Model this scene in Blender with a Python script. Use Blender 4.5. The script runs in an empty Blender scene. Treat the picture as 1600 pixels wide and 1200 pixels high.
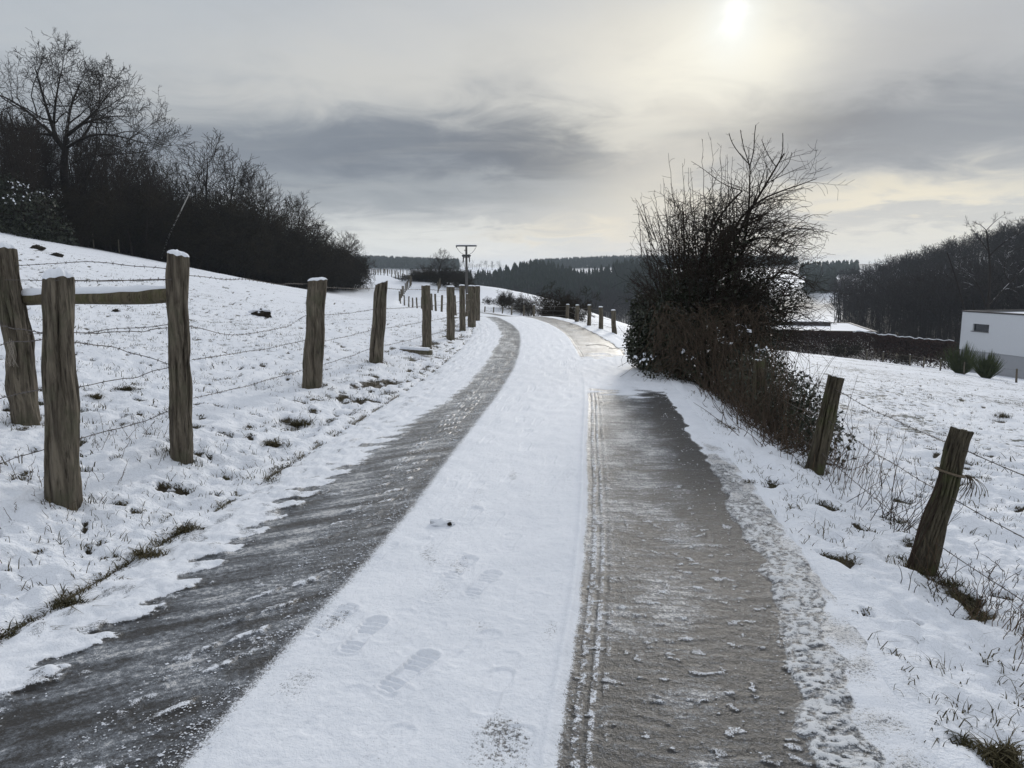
import bpy, math, random
import numpy as np
from mathutils import Vector, Matrix

# ---------------------------------------------------------------- camera
scene = bpy.context.scene
COL = scene.collection
PITCH = math.radians(8.4)
FOC = 1150.0            # focal length in pixels of a 1600 px wide picture
EYE = 1.6
cam_data = bpy.data.cameras.new("camera")
cam_data.sensor_width = 36.0
cam_data.lens = FOC / 1600.0 * 36.0
cam_data.clip_start = 0.05
cam_data.clip_end = 12000.0
cam = bpy.data.objects.new("camera", cam_data)
cam.location = (0, 0, EYE)
cam.rotation_euler = (math.radians(90) - PITCH, 0, 0)
COL.objects.link(cam)
scene.camera = cam
CP, SP = math.cos(PITCH), math.sin(PITCH)

def ray(px, py):
    a = (px - 800.0) / FOC
    b = (600.0 - py) / FOC
    return (a, CP + b * SP, -SP + b * CP)

def P(px, py, y):
    d = ray(px, py)
    t = y / d[1]
    return Vector((d[0] * t, y, EYE + d[2] * t))

# ---------------------------------------------------------------- exposure, world, sun
scene.view_settings.view_transform = 'Standard'
scene.view_settings.look = 'None'
scene.view_settings.exposure = 0.08
scene.view_settings.gamma = 1.0
scene.view_settings.use_curve_mapping = False
scene.cycles.use_denoising = True
scene.cycles.max_bounces = 6
scene.cycles.diffuse_bounces = 3
scene.cycles.glossy_bounces = 2
scene.cycles.transmission_bounces = 3
scene.cycles.volume_bounces = 1
scene.cycles.transparent_max_bounces = 6
scene.cycles.sample_clamp_indirect = 4.0

sd = Vector(ray(1143, 30)).normalized()
SUN_EL = math.asin(sd.z)
SUN_AZ = math.atan2(sd.x, sd.y)

def srgb(r, g, b):
    def f(c):
        c /= 255.0
        return c / 12.92 if c <= 0.04045 else ((c + 0.055) / 1.055) ** 2.4
    return (f(r), f(g), f(b))

world = bpy.data.worlds.new("World")
scene.world = world
world.use_nodes = True

class NT:
    """small helper round a node tree"""
    def __init__(self, tree):
        self.t = tree
        tree.nodes.clear()
    def n(self, typ, **kw):
        o = self.t.nodes.new(typ)
        for k, v in kw.items():
            setattr(o, k, v)
        return o
    def put(self, sock, v):
        if hasattr(v, 'bl_idname') or isinstance(v, bpy.types.NodeSocket):
            self.t.links.new(v, sock)
        elif v is not None:
            if sock.type == 'RGBA' and len(v) == 3:
                v = (v[0], v[1], v[2], 1.0)
            sock.default_value = v
    def m(self, op, a, b=None, c=None, clamp=False):
        o = self.n('ShaderNodeMath', operation=op)
        o.use_clamp = clamp
        self.put(o.inputs[0], a)
        if b is not None: self.put(o.inputs[1], b)
        if c is not None: self.put(o.inputs[2], c)
        return o.outputs[0]
    def ss(self, v, lo, hi):
        o = self.n('ShaderNodeMapRange', interpolation_type='SMOOTHSTEP')
        self.put(o.inputs[0], v); self.put(o.inputs[1], lo); self.put(o.inputs[2], hi)
        return o.outputs[0]
    def mix(self, f, a, b, blend='MIX'):
        o = self.n('ShaderNodeMix', data_type='RGBA', blend_type=blend)
        self.put(o.inputs[0], f); self.put(o.inputs[6], a); self.put(o.inputs[7], b)
        return o.outputs[2]
    def noise(self, vec, scale, detail=3.0, rough=0.55, dist=0.0, color=False):
        o = self.n('ShaderNodeTexNoise')
        self.put(o.inputs['Vector'], vec)
        o.inputs['Scale'].default_value = scale
        o.inputs['Detail'].default_value = detail
        o.inputs['Roughness'].default_value = rough
        o.inputs['Distortion'].default_value = dist
        return o.outputs['Color' if color else 'Fac']
    def scale(self, vec, s):
        o = self.n('ShaderNodeMapping')
        self.put(o.inputs['Vector'], vec)
        o.inputs['Scale'].default_value = s
        return o.outputs[0]
    def attr(self, name):
        return self.n('ShaderNodeAttribute', attribute_name=name).outputs['Fac']
    def link(self, a, b):
        self.t.links.new(a, b)

# overcast sky: clear Nishita sky behind, layered cloud banks of their own brightness in front of it
W = NT(world.node_tree)
SKY_STRENGTH = 0.1
HAZE = 0.00020
tc = W.n('ShaderNodeTexCoord').outputs['Generated']
sep = W.n('ShaderNodeSeparateXYZ'); W.link(tc, sep.inputs[0])
X, Y, Z = sep.outputs
el = W.m('ARCSINE', Z)
az = W.m('ARCTAN2', X, Y)
den = W.m('ADD', W.m('MAXIMUM', Z, 0.0), 0.14)
cx = W.m('DIVIDE', X, den); cy = W.m('DIVIDE', Y, den)
comb = W.n('ShaderNodeCombineXYZ'); W.link(cx, comb.inputs[0]); W.link(cy, comb.inputs[1])
cl = comb.outputs[0]
n1 = W.noise(cl, 0.9, 5, 0.55, 0.4)
n2 = W.noise(cl, 2.3, 6, 0.6, 0.6)
n3 = W.noise(W.scale(cl, (0.35, 1.6, 1.0)), 3.0, 5, 0.6, 0.3)
nw1 = W.m('SUBTRACT', n1, 0.5); nw2 = W.m('SUBTRACT', n2, 0.5)
azw = W.m('ADD', az, W.m('ADD', W.m('MULTIPLY', nw1, 0.26), W.m('MULTIPLY', nw2, 0.14)))
elw = W.m('ADD', el, W.m('ADD', W.m('MULTIPLY', nw2, 0.10), W.m('MULTIPLY', nw1, 0.04)))

def blob(px, py, wx, wy, azs=None, els=None):
    d = Vector(ray(px, py)).normalized()
    e0 = math.asin(d.z); a0 = math.atan2(d.x, d.y)
    wa = wx / FOC; we = wy / FOC
    a = W.m('DIVIDE', W.m('SUBTRACT', azs or azw, a0), wa)
    e = W.m('DIVIDE', W.m('SUBTRACT', els or elw, e0), we)
    q = W.m('ADD', W.m('MULTIPLY', a, a), W.m('MULTIPLY', e, e))
    return W.m('POWER', 2.71828, W.m('MULTIPLY', q, -1.0))

def sc3(c, k=1.0):
    return tuple(v * k / SKY_STRENGTH for v in c)

cloud = W.n('ShaderNodeRGB').outputs[0]
cloud.node.outputs[0].default_value = (*sc3(srgb(182, 187, 193)), 1)
# paler towards the horizon, and the lighter deck high overhead
c = W.mix(W.m('MULTIPLY', W.ss(el, 0.16, 0.0), 0.75), cloud, sc3(srgb(214, 216, 214)))
c = W.mix(W.m('MULTIPLY', W.m('SUBTRACT', n1, 0.38), 1.6, clamp=True), c, sc3(srgb(212, 210, 204)))
BL = [  # (px, py, wx, wy, colour, amount)
    (100, 70, 380, 190, (176, 183, 190), .8),
    (600, 130, 330, 62, (204, 203, 198), .85),
    (180, 250, 420, 80, (146, 153, 161), .9),
    (640, 240, 380, 52, (107, 115, 126), 1.0),
    (450, 268, 330, 46, (126, 133, 143), .8),
    (860, 222, 190, 50, (98, 106, 118), 1.0),
    (700, 305, 420, 26, (150, 156, 162), .7),
    (1330, 188, 270, 50, (98, 106, 118), 1.0),
    (1580, 190, 200, 60, (142, 147, 154), .9),
    (1010, 235, 60, 60, (160, 162, 165), .5),
    (1450, 60, 230, 60, (172, 173, 174), .7),
    (1050, 125, 130, 65, (238, 236, 224), .9),
    (950, 80, 210, 75, (212, 210, 202), .8),
    (1130, 80, 130, 70, (240, 236, 220), .85),
    (1015, 215, 70, 60, (216, 213, 203), .75),
    (860, 362, 130, 18, (232, 222, 200), .85),
    (760, 345, 130, 16, (164, 168, 173), .75),
    (640, 382, 230, 32, (220, 222, 219), .95),
    (1420, 305, 180, 27, (232, 224, 203), .9),
    (1330, 345, 150, 14, (176, 180, 184), .6),
    (1480, 345, 190, 10, (168, 173, 179), .5),
    (1010, 320, 120, 44, (214, 210, 198), .75),
    (1420, 380, 260, 26, (222, 221, 212), .85),
]
for (bx, by, wx, wy, colr, amt) in BL:
    c = W.mix(W.m('MULTIPLY', blob(bx, by, wx, wy), amt), c, sc3(srgb(*colr)))
# streaky fine structure, everywhere
c = W.mix(W.m('MULTIPLY', W.m('SUBTRACT', n3, 0.5), 0.55, clamp=True), c, sc3(srgb(206, 205, 200)))
c = W.mix(W.m('MULTIPLY', W.m('SUBTRACT', 0.5, n2), 0.5, clamp=True), c, sc3(srgb(140, 146, 154)))
# bright deck above: an overcast sky is brightest towards the zenith
c = W.mix(W.ss(el, 0.42, 1.1), c, sc3((0.70, 0.74, 0.82)))
# the sun behind thin cloud
azd = W.m('ADD', az, W.m('MULTIPLY', nw2, 0.05)); eld = W.m('ADD', el, W.m('MULTIPLY', nw2, 0.05))
c = W.mix(W.m('MULTIPLY', blob(1140, 60, 95, 75, azd, eld), 0.35), c, sc3(srgb(232, 236, 230)))
c = W.mix(W.m('MULTIPLY', blob(1142, 40, 38, 42, azd, eld), 0.6), c, sc3(srgb(240, 247, 248)))
c = W.mix(W.m('MULTIPLY', blob(1143, 28, 13, 22, azd, eld), 0.85), c, sc3((1.10, 1.11, 1.08)))
sky = W.n('ShaderNodeTexSky', sky_type='NISHITA')
sky.sun_disc = False
sky.sun_elevation = SUN_EL
sky.sun_rotation = SUN_AZ
cover = W.m('ADD', 0.93, W.m('MULTIPLY', n1, 0.08), clamp=True)
c = W.mix(cover, sky.outputs[0], c)
bg = W.n('ShaderNodeBackground')
W.link(c, bg.inputs['Color'])
bg.inputs['Strength'].default_value = SKY_STRENGTH
wo = W.n('ShaderNodeOutputWorld'); W.link(bg.outputs[0], wo.inputs['Surface'])
world.cycles.sampling_method = 'MANUAL'
world.cycles.sample_map_resolution = 512

sun_d = bpy.data.lights.new("sun", 'SUN')
sun_d.energy = 1.5
sun_d.angle = math.radians(10)
sun_d.color = (1.0, 0.96, 0.90)
sun = bpy.data.objects.new("sun", sun_d)
sun.rotation_euler = Vector((-sd.x, -sd.y, -sd.z)).to_track_quat('-Z', 'Y').to_euler()
COL.objects.link(sun)

# ---------------------------------------------------------------- helpers
def perlin(x, y, seed=0):
    x = np.asarray(x, dtype=np.float64); y = np.asarray(y, dtype=np.float64)
    xi = np.floor(x).astype(np.int64); yi = np.floor(y).astype(np.int64)
    xf = x - xi; yf = y - yi
    u = xf * xf * xf * (xf * (xf * 6 - 15) + 10)
    v = yf * yf * yf * (yf * (yf * 6 - 15) + 10)
    def g(ix, iy, dx, dy):
        h = (ix * 374761393 + iy * 668265263 + seed * 1442695041) & 0x7fffffff
        h = ((h ^ (h >> 13)) * 1274126177) & 0x7fffffff
        h = h ^ (h >> 16)
        a = (h & 1023) * (2 * math.pi / 1024)
        return np.cos(a) * dx + np.sin(a) * dy
    a = g(xi, yi, xf, yf); b = g(xi + 1, yi, xf - 1, yf)
    c_ = g(xi, yi + 1, xf, yf - 1); d = g(xi + 1, yi + 1, xf - 1, yf - 1)
    return 1.5 * ((a + u * (b - a)) + v * ((c_ + u * (d - c_)) - (a + u * (b - a))))

def fbm(x, y, o=3, seed=0, gain=0.5):
    r = 0; amp = 1.0
    for i in range(o):
        r = r + amp * perlin(x * 2 ** i + 17.3 * i, y * 2 ** i - 9.1 * i, seed + i)
        amp *= gain
    return r

def ss(a, b, x):
    t = np.clip((np.asarray(x, dtype=np.float64) - a) / (b - a), 0, 1)
    return t * t * (3 - 2 * t)

def mesh_np(name, V, F, attrs=None, smooth=True):
    V = np.ascontiguousarray(V, dtype=np.float32)
    F = np.ascontiguousarray(F, dtype=np.int32)
    me = bpy.data.meshes.new(name)
    n, k = F.shape
    me.vertices.add(len(V)); me.vertices.foreach_set('co', V.ravel())
    me.loops.add(n * k); me.loops.foreach_set('vertex_index', F.ravel())
    me.polygons.add(n)
    me.polygons.foreach_set('loop_start', np.arange(0, n * k, k, dtype=np.int32))
    me.polygons.foreach_set('use_smooth', np.full(n, smooth, dtype=bool))
    me.update(calc_edges=True)
    for an, av in (attrs or {}).items():
        at = me.attributes.new(an, 'FLOAT', 'POINT')
        at.data.foreach_set('value', np.ascontiguousarray(av, dtype=np.float32).ravel())
    return me

def grid_faces(r, c_):
    i = np.arange(r * c_, dtype=np.int32).reshape(r, c_)
    return np.stack([i[:-1, :-1], i[:-1, 1:], i[1:, 1:], i[1:, :-1]], -1).reshape(-1, 4)

def merge(parts):
    """join (V, F) lists with equal face sizes"""
    vs, fs, o = [], [], 0
    for v, f in parts:
        vs.append(np.asarray(v, dtype=np.float64)); fs.append(np.asarray(f) + o); o += len(v)
    return np.concatenate(vs), np.concatenate(fs)

def link(name, me, mat, parent=None, loc=None):
    o = bpy.data.objects.new(name, me)
    if mat is not None and me is not None and len(me.materials) == 0:
        me.materials.append(mat)
    if parent is not None: o.parent = parent
    if loc is not None: o.location = loc
    COL.objects.link(o)
    return o

def tag(o, label, cat, group=None):
    o['label'] = label; o['category'] = cat
    if group: o['group'] = group
    return o

def thing(name, label, cat, loc=(0, 0, 0), group=None):
    o = bpy.data.objects.new(name, None)
    o.empty_display_size = 0.2
    COL.objects.link(o); o.location = loc
    return tag(o, label, cat, group)

def structure(o):
    o['kind'] = 'structure'
    return o

def stuff(o):
    o['kind'] = 'stuff'
    return o

def new_mat(name):
    m = bpy.data.materials.new(name); m.use_nodes = True
    nt = NT(m.node_tree)
    out = nt.n('ShaderNodeOutputMaterial')
    bs = nt.n('ShaderNodeBsdfPrincipled')
    nt.link(bs.outputs[0], out.inputs['Surface'])
    nt.bs = bs; nt.out = out
    return m, nt

def bump(nt, h, dist, strength=1.0):
    b = nt.n('ShaderNodeBump')
    b.inputs['Distance'].default_value = dist
    b.inputs['Strength'].default_value = strength
    nt.link(h, b.inputs['Height'])
    nt.link(b.outputs[0], nt.bs.inputs['Normal'])
    return b

# ---------------------------------------------------------------- terrain
RC = np.array([  # road centre line: y, x, z
    (-40, -5.2, 0.0), (-10, -1.9, 0.0), (0, -.70, 0), (2.2, -.47, 0), (3.8, -.23, 0), (7, .12, 0), (10.8, .50, 0), (16, .77, 0),
    (20.8, .80, 0), (24, .62, 0), (27, .30, -.02), (31, -.05, -.14), (36, -.45, -.40), (40, -.80, -.62), (47, -1.6, -.95), (55, -2.9, -1.2),
    (65, -5.6, -1.55), (75, -8.6, -1.7), (90, -11.4, -1.75), (105, -12.8, -.85), (120, -14.0, .30), (135, -18.3, 1.1), (150, -24.0, 1.6),
    (180, -34.0, 2.2), (220, -48.0, 3.2)], dtype=float)
def _pchip(xq, x, y):
    h = np.diff(x); dl = np.diff(y) / h
    m = np.zeros_like(x); m[1:-1] = (dl[:-1] * h[1:] + dl[1:] * h[:-1]) / (h[1:] + h[:-1]); m[0] = dl[0]; m[-1] = dl[-1]
    i = np.clip(np.searchsorted(x, xq) - 1, 0, len(x) - 2)
    t = (xq - x[i]) / h[i]
    t = np.clip(t, -0.5, 1.5)
    return ((1 + 2 * t) * (1 - t) ** 2 * y[i] + t * (1 - t) ** 2 * h[i] * m[i] + t * t * (3 - 2 * t) * y[i + 1] + t * t * (t - 1) * h[i] * m[i + 1])
RY = np.arange(-40, 220.01, 0.25)
RX = _pchip(RY, RC[:, 0], RC[:, 1]); RZ = _pchip(RY, RC[:, 0], RC[:, 2])
RH = np.gradient(RX, RY)            # slope of the centre line
RCOS = 1 / np.sqrt(1 + RH * RH)
def road_v(x, y):
    return (x - np.interp(y, RY, RX)) * np.interp(y, RY, RCOS)
def road_z(y):
    return np.interp(y, RY, RZ)

pts = []
def cp(x, y, z): pts.append((x, y, z))
def cpx(px, py, y):
    q = P(px, py, y); pts.append((q.x, q.y, q.z))
for y, x, z in RC: cp(x, y, z)
# left pasture
for x, y, z in [(-2.8, 4.5, .22), (-2.8, 0, .25), (-3, -10, .3), (-4.1, 6.2, .34), (-6.2, 10, .62), (-12, 18, 1.35), (-2.5, 9, .16), (-2.2, 12, .14), (-1.4, 17, .10),
                (-1.05, 22, .03), (-5, 20, .20), (-8, 30, .15), (-3.2, 30, -.2), (-15, 50, .4), (-8, 50, -.75), (-20, 80, -.2), (-12, 70, -1.2), (-6, 5, .7), (-10, 3, 1.7), (-10, -10, 2.2)]: cp(x, y, z)
for x in (-20, -32, -45, -70, -110):
    for y in (-20, 5, 30, 55, 75):
        cp(x, y, .13 - .203 * x - .0538 * y)
for a in [(0, 366, 53), (120, 385, 58), (300, 424, 75), (450, 452, 82), (560, 448, 105), (570, 430, 180), (500, 425, 200), (350, 400, 150), (200, 380, 150), (0, 330, 150), (650, 452, 125), (600, 436, 160)]: cpx(*a)
# right pasture and valley
for x in (6, 12, 20, 30, 45):
    for y in (-12, 5, 15, 30, 50, 66):
        cp(x, y, .32 - .109 * x - .042 * y)
for x, y, z in [(2.9, 0, -.25), (2.9, 5, -.22), (3.0, 10, -.25), (3.3, 15, -.3), (3.3, 20, -.3), (3.2, 27, -.5), (2.5, 38, -.8), (1.3, 54, -1.45), (-1.5, 66, -2.0), (-4.5, 78, -2.1), (-8, 95, -2.0)]: cp(x, y, z)
for a in [(800, 449, 130), (840, 462, 110), (760, 470, 92), (850, 482, 80), (730, 449, 145), (700, 447, 160), (780, 447, 150)]: cpx(*a)
for x, y, z in [(10, 100, -5.5), (28, 90, -7.5), (50, 90, -9), (15, 150, -12), (50, 150, -14), (-5, 200, -6), (15, 210, -13), (60, 250, -18), (0, 260, -13), (-60, 260, -2),
                (75, 110, -9.5), (100, 140, -6), (150, 220, 6.5), (125, 220, -1), (101, 222, -12.5), (200, 220, 16), (170, 150, 4), (260, 260, 18), (120, 60, -9), (200, 50, -8), (200, 300, 8), (110, 330, -13), (150, 330, -9),
                (-30, 300, -12), (60, 310, -16), (-60, 420, -4), (0, 420, -5), (60, 420, -4.5), (120, 430, -5), (-40, 350, -9), (60, 360, -10),
                (150, 420, -7), (185, 420, -2.2), (160, 330, -11), (200, 430, -1), (239, 560, 1.5), (300, 560, 4), (-45, 620, 4.5), (-10, 640, 3), (60, 600, 2), (-140, 600, 2),
                (-180, 900, 16), (-120, 900, 15), (-78, 900, 10), (-300, 900, 16), (20, 1000, 13), (90, 1000, 18), (180, 1000, 19), (300, 1000, 18), (-30, 1000, 4),
                (0, 1400, 9), (-400, 1400, 14), (500, 1400, 14), (0, 3200, 10), (-1500, 2000, 20), (1500, 2000, 20), (-300, 300, 30), (-200, 0, 30), (300, 0, -10), (0, -300, 0), (-800, 200, 40), (800, 200, 10)]: cp(x, y, z)
CPT = np.array(pts)
CR = 0.22 * np.hypot(CPT[:, 0], CPT[:, 1]) * 0.5 + 0.8
def _phi(x, y):
    return np.sqrt((x[:, None] - CPT[None, :, 0]) ** 2 + (y[:, None] - CPT[None, :, 1]) ** 2 + CR[None, :] ** 2)
_A = _phi(CPT[:, 0], CPT[:, 1]) + np.diag(-0.12 * CR)
_m = len(CPT)
_B = np.zeros((_m + 1, _m + 1)); _B[:_m, :_m] = _A; _B[:_m, _m] = 1; _B[_m, :_m] = 1
_w = np.linalg.solve(_B, np.concatenate([CPT[:, 2], [0]]))
def rbf(x, y):
    x = np.asarray(x, dtype=np.float64).ravel(); y = np.asarray(y, dtype=np.float64).ravel()
    out = np.empty_like(x)
    for i in range(0, len(x), 20000):
        out[i:i + 20000] = _phi(x[i:i + 20000], y[i:i + 20000]) @ _w[:_m] + _w[_m]
    return out
def ground_z(x, y, detail=True):
    x = np.asarray(x, dtype=np.float64); y = np.asarray(y, dtype=np.float64); sh = x.shape
    z = rbf(x, y).reshape(sh)
    v = road_v(x, y); inr = (y > -39) & (y < 219)
    av = np.abs(v)
    w = np.where(inr, ss(1.85, 3.0, av), 1.0)
    z = road_z(y) * (1 - w) + z * w
    if detail:
        r = np.hypot(x, y)
        verge = np.where(inr, ss(1.84, 2.15, av), 1.0)
        near = np.exp(-r / 26.0)
        lump = fbm(x * 2.6, y * 2.6, 3, 5)                       # hummocks
        fine = fbm(x * 8.5, y * 8.5, 2, 11)
        pil = np.abs(perlin(x * 4.2, y * 4.2, 21))
        left = v < 0
        bank = 1.5 * np.exp(-((v + 2.2) / .30) ** 2) * ss(5, 9, y) * left
        a = np.where(left, .048, .054)
        z = z + verge * near * (a * lump + .024 * fine + .03 * (.4 - pil) * (1 + 1.4 * bank))
        # trampled terracettes of the right pasture, furrowed left pasture
        rr = ss(2.9, 3.6, v)
        z = z + rr * near * (.075 * perlin(x * .9 + .5 * perlin(x, y, 3), y * 2.6, 31) + .035 * perlin(x * 2.2, y * 4.5, 33))
        far = np.exp(-r / 90.0)
        z = z + np.where(inr, ss(2.2, 4, av), 1) * far * (.07 * fbm(x * .35, y * .35, 2, 41) + .03 * perlin(x * 1.1, y * 1.1, 43))
        # small snow berm along the road edge
        z = z + .035 * np.exp(-((v + 2.02) / .1) ** 2) * near * (1 + perlin(y * 3, y * 0 + .5, 7)) + .03 * np.exp(-((v - 1.95) / .1) ** 2) * near * (1 + perlin(y * 3.3, y * 0 + 3.5, 8))
    z = np.where(inr & (av < 1.86), z - .12 * ss(1.86, 1.78, av), z)
    return z
def gz(x, y):
    return float(ground_z(np.array([x]), np.array([y]))[0])
def ground_hit(px, py, z_off=0.0):
    """where the line of sight through a picture point meets the ground"""
    d = ray(px, py)
    ts = np.concatenate([np.arange(1.5, 30, .03), np.arange(30, 300, .3)])
    xs = d[0] * ts; ys = d[1] * ts; zs = EYE + d[2] * ts
    g = ground_z(xs, ys) + z_off
    i = np.argmax(zs < g)
    if zs[i] >= g[i]: i = len(ts) - 1
    return Vector((xs[i], ys[i], g[i]))
# ---------------------------------------------------------------- ground and road
SNOW = (0.80, 0.83, 0.88)
def make_rows(y0, y1, k, mn):
    r = [y0]
    while r[-1] < y1:
        y = r[-1]
        r.append(y + max(mn, y * y / k))
    return np.array(r)

ROWS = np.concatenate([np.array([-260, -120, -60, -30, -16, -8]), np.arange(-4, 2.0, .25), make_rows(2.0, 3600, 1250, .013)])
NC = 760
core = np.linspace(-1, 1, NC)
ext = np.array([1.1, 1.35, 2, 4, 9, 25])
def fan_x(y):
    Wd = 3.0 + .80 * np.maximum(y, 0)
    e = Wd[:, None] * 1.0 + (ext[None, :] - 1) * np.minimum(60, 20 + Wd[:, None])
    return np.concatenate([-e[:, ::-1], core[None, :] * Wd[:, None], e], 1)
GX = fan_x(ROWS); GY = np.repeat(ROWS[:, None], GX.shape[1], 1)
GZ = ground_z(GX, GY)
GV = road_v(GX, GY); GR = np.hypot(GX, GY)

def bare_field(x, y):
    """0..1: where dark turf and litter show through the snow (near ground)"""
    v = road_v(x, y)
    n = fbm(x * 1.9, y * 1.9, 3, 71)
    n2 = perlin(x * 6.5, y * 6.5, 75)
    left = ss(.56, .76, fbm(x * 4.4, y * 4.4, 3, 71) + .30 * n2 + .12 * n) * (v < -2.0) * .9
    lb = ss(.12, .42, n + .5 * n2) * np.exp(-((v + 2.35) / .38) ** 2) * ss(5.5, 9, y) * .9     # the broken bank
    line = ss(-.36, .14, perlin(y * 4.6, y * 0 + .3, 81) + .8 * n2 + .02) * np.exp(-((v + 1.90) / .065) ** 2) * (y > 2) * ss(34, 20, y) * .9
    right = ss(.62, .84, fbm(x * 2.8, y * 3.8, 3, 73) + .32 * n2) * (v > 1.95) * .9
    gut = ss(.15, .5, n + .5 * n2) * np.exp(-((v - 2.75) / .2) ** 2) * ss(7.5, 3.0, y)
    return np.clip(np.maximum.reduce([left, lb, line, right, gut]), 0, 1)

def wood_field(x, y):
    """0..1: leaf litter below the woods"""
    px = 800 + x / np.maximum(y, 1) * FOC
    edge = np.interp(x, [-200, -60, -37, -30, -24, -21, -18], [40, 50, 56, 70, 82, 96, 112])
    left = ss(-2, 5, y - edge) * (x < -17) * ss(240, 200, y) * ss(-.206, -.216, x / np.maximum(y, 1))
    return np.clip(left, 0, 1)

G_bare = np.where(GR < 45, bare_field(GX, GY), 0)
G_wood = wood_field(GX, GY)
right_wood = ss(92, 100, GY) * ss(.435, .455, GX / np.maximum(GY, 1)) * ss(340, 310, GY)
mid_wood = ss(265, 285, GY) * ss(470, 455, GY) * ss(-75, -60, GX) * ss(150, 135, GX)
far_wood = ss(690, 730, GY) * ss(1090, 1070, GY) * np.where(GX < 0, ss(-.070, -.080, GX / np.maximum(GY, 1)), ss(.025, .035, GX / np.maximum(GY, 1)))
G_wood = np.maximum(G_wood, far_wood)
G_wood = np.clip(np.maximum(G_wood, np.maximum(ss(0, 1, right_wood), mid_wood)), 0, 1)
# how much thin grass speckles the snow
spk = np.where(GV < 0, .58, .74) * ss(2.2, 3.4, np.abs(GV)) * ss(2, 14, GR)
spk = np.where((GY > 85) & (GV > 0), .25, spk)
spk = np.where((GX < -12) & (GY > 85), .5, spk)
GZ = GZ - .05 * G_bare * (GR < 45)
gme = mesh_np("ground", np.stack([GX, GY, GZ], -1).reshape(-1, 3), grid_faces(*GX.shape),
              {'bare': G_bare, 'wood': G_wood, 'speck': spk})
ground_mat, g = new_mat("snowy_ground")
pos = g.n('ShaderNodeNewGeometry').outputs['Position']
ba = g.attr('bare'); wd = g.attr('wood'); sk = g.attr('speck')
fine = g.noise(pos, 90, 2, .6)
mid = g.noise(pos, 14, 3, .6)
big = g.noise(pos, 1.3, 4, .6)
big2 = g.noise(pos, .22, 3, .6)
litter = g.mix(mid, (.022, .017, .011), (.065, .052, .032))
litter = g.mix(g.m('MULTIPLY', g.ss(big, .5, .65), .5), litter, (.045, .055, .022))
m_b = g.ss(g.m('ADD', ba, g.m('MULTIPLY', g.m('SUBTRACT', fine, .5), .9)), .38, .62)
# speckles of grass: elongated along the contour
sp = g.noise(g.scale(pos, (1.0, 1.0, 2.5)), 5.5, 5, .72)
lim = g.m('SUBTRACT', .82, g.m('MULTIPLY', sk, g.m('ADD', .38, g.m('MULTIPLY', g.m('SUBTRACT', g.m('ADD', g.m('MULTIPLY', big, .5), g.m('MULTIPLY', big2, .5)), .5), 1.1))))
m_s = g.m('MULTIPLY', g.ss(g.m('SUBTRACT', sp, lim), 0.0, .10), .85)
m_w = g.m('MULTIPLY', wd, g.ss(g.noise(pos, .9, 4, .7), .24, .36))
mk = g.m('MAXIMUM', g.m('MAXIMUM', m_b, m_s), m_w)
snowc = g.mix(g.m('MULTIPLY', g.ss(big, .3, .7), .35), SNOW, (.74, .78, .84))
g.link(g.mix(mk, snowc, litter), g.bs.inputs['Base Color'])
g.bs.inputs['Roughness'].default_value = .7
g.bs.inputs['Specular IOR Level'].default_value = .25
hh = g.m('ADD', g.m('MULTIPLY', fine, .25), mid)
bump(g, g.m('ADD', hh, g.m('MULTIPLY', g.noise(pos, 38, 3, .6), .6)), .035, .7)
ground = structure(link("ground", gme, ground_mat))

# ---- road strip -------------------------------------------------
SR = np.concatenate([np.arange(-36, -2, 1.0), np.arange(-2, 1.9, .05), make_rows(1.9, 215, 1250, .0062)])
NV = 600
VV = np.linspace(-2.0, 2.0, NV)
S, V = np.meshgrid(SR, VV, indexing='ij')
cxr = np.interp(S, RY, RX); hd = np.interp(S, RY, RH); cs = np.interp(S, RY, RCOS)
# points on the normal of the centre line (smoothed heading)
RXs = cxr + V * cs; RYs = S - V * hd * cs
RZs = np.interp(S, RY, RZ)

def boot(v0, s0, ang, size=.30, depth=.012, tread=True):
    return (v0, s0, ang, size, depth, tread)
rng = np.random.default_rng(4)
def vs(px, py):
    d = ray(px, py); t = EYE / -d[2]
    x, y = d[0] * t, d[1] * t
    return float(road_v(np.array(x), np.array(y))), y
boots = []  # shallow boot prints in the middle strip
for (px, py, an, dp, tr) in [(563, 1003, .12, .014, 1), (640, 1052, .35, .016, 1), (505, 985, .3, .010, 1), (612, 985, .1, .006, 0), (590, 872, .1, .008, 1),
                         (660, 1000, .2, .006, 0), (720, 890, .2, .010, 1), (755, 912, .25, .010, 1), (690, 925, .2, .008, 0), (745, 1010, .35, .008, 0), (775, 1070, .1, .010, 0),
                         (520, 1120, .3, .008, 0), (600, 1115, .2, .007, 0), (740, 765, .1, .010, 0), (735, 808, .1, .010, 1), (690, 790, .2, .006, 0), (770, 815, .1, .008, 0),
                         (800, 1165, .2, .010, 0), (600, 1180, .2, .009, 0), (820, 700, .0, .010, 0), (760, 690, .1, .010, 0), (840, 660, .1, .010, 0), (790, 640, 0, .010, 0), (830, 610, 0, .01, 0),
                         (860, 720, 0, .009, 0), (680, 850, .1, .007, 0)]:
    v0, s0 = vs(px, py)
    boots.append(boot(v0, s0, an, .33, dp, bool(tr)))
for k in range(50):
    boots.append(boot(rng.uniform(-.5, .5), rng.uniform(6, 18), rng.uniform(-.2, .3), .3, rng.uniform(.006, .012), False))
for k in range(24):
    boots.append(boot(rng.uniform(-.55, .55), rng.uniform(2.2, 6), rng.uniform(-.2, .4), .3, rng.uniform(.003, .007), rng.random() < .4))

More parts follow.
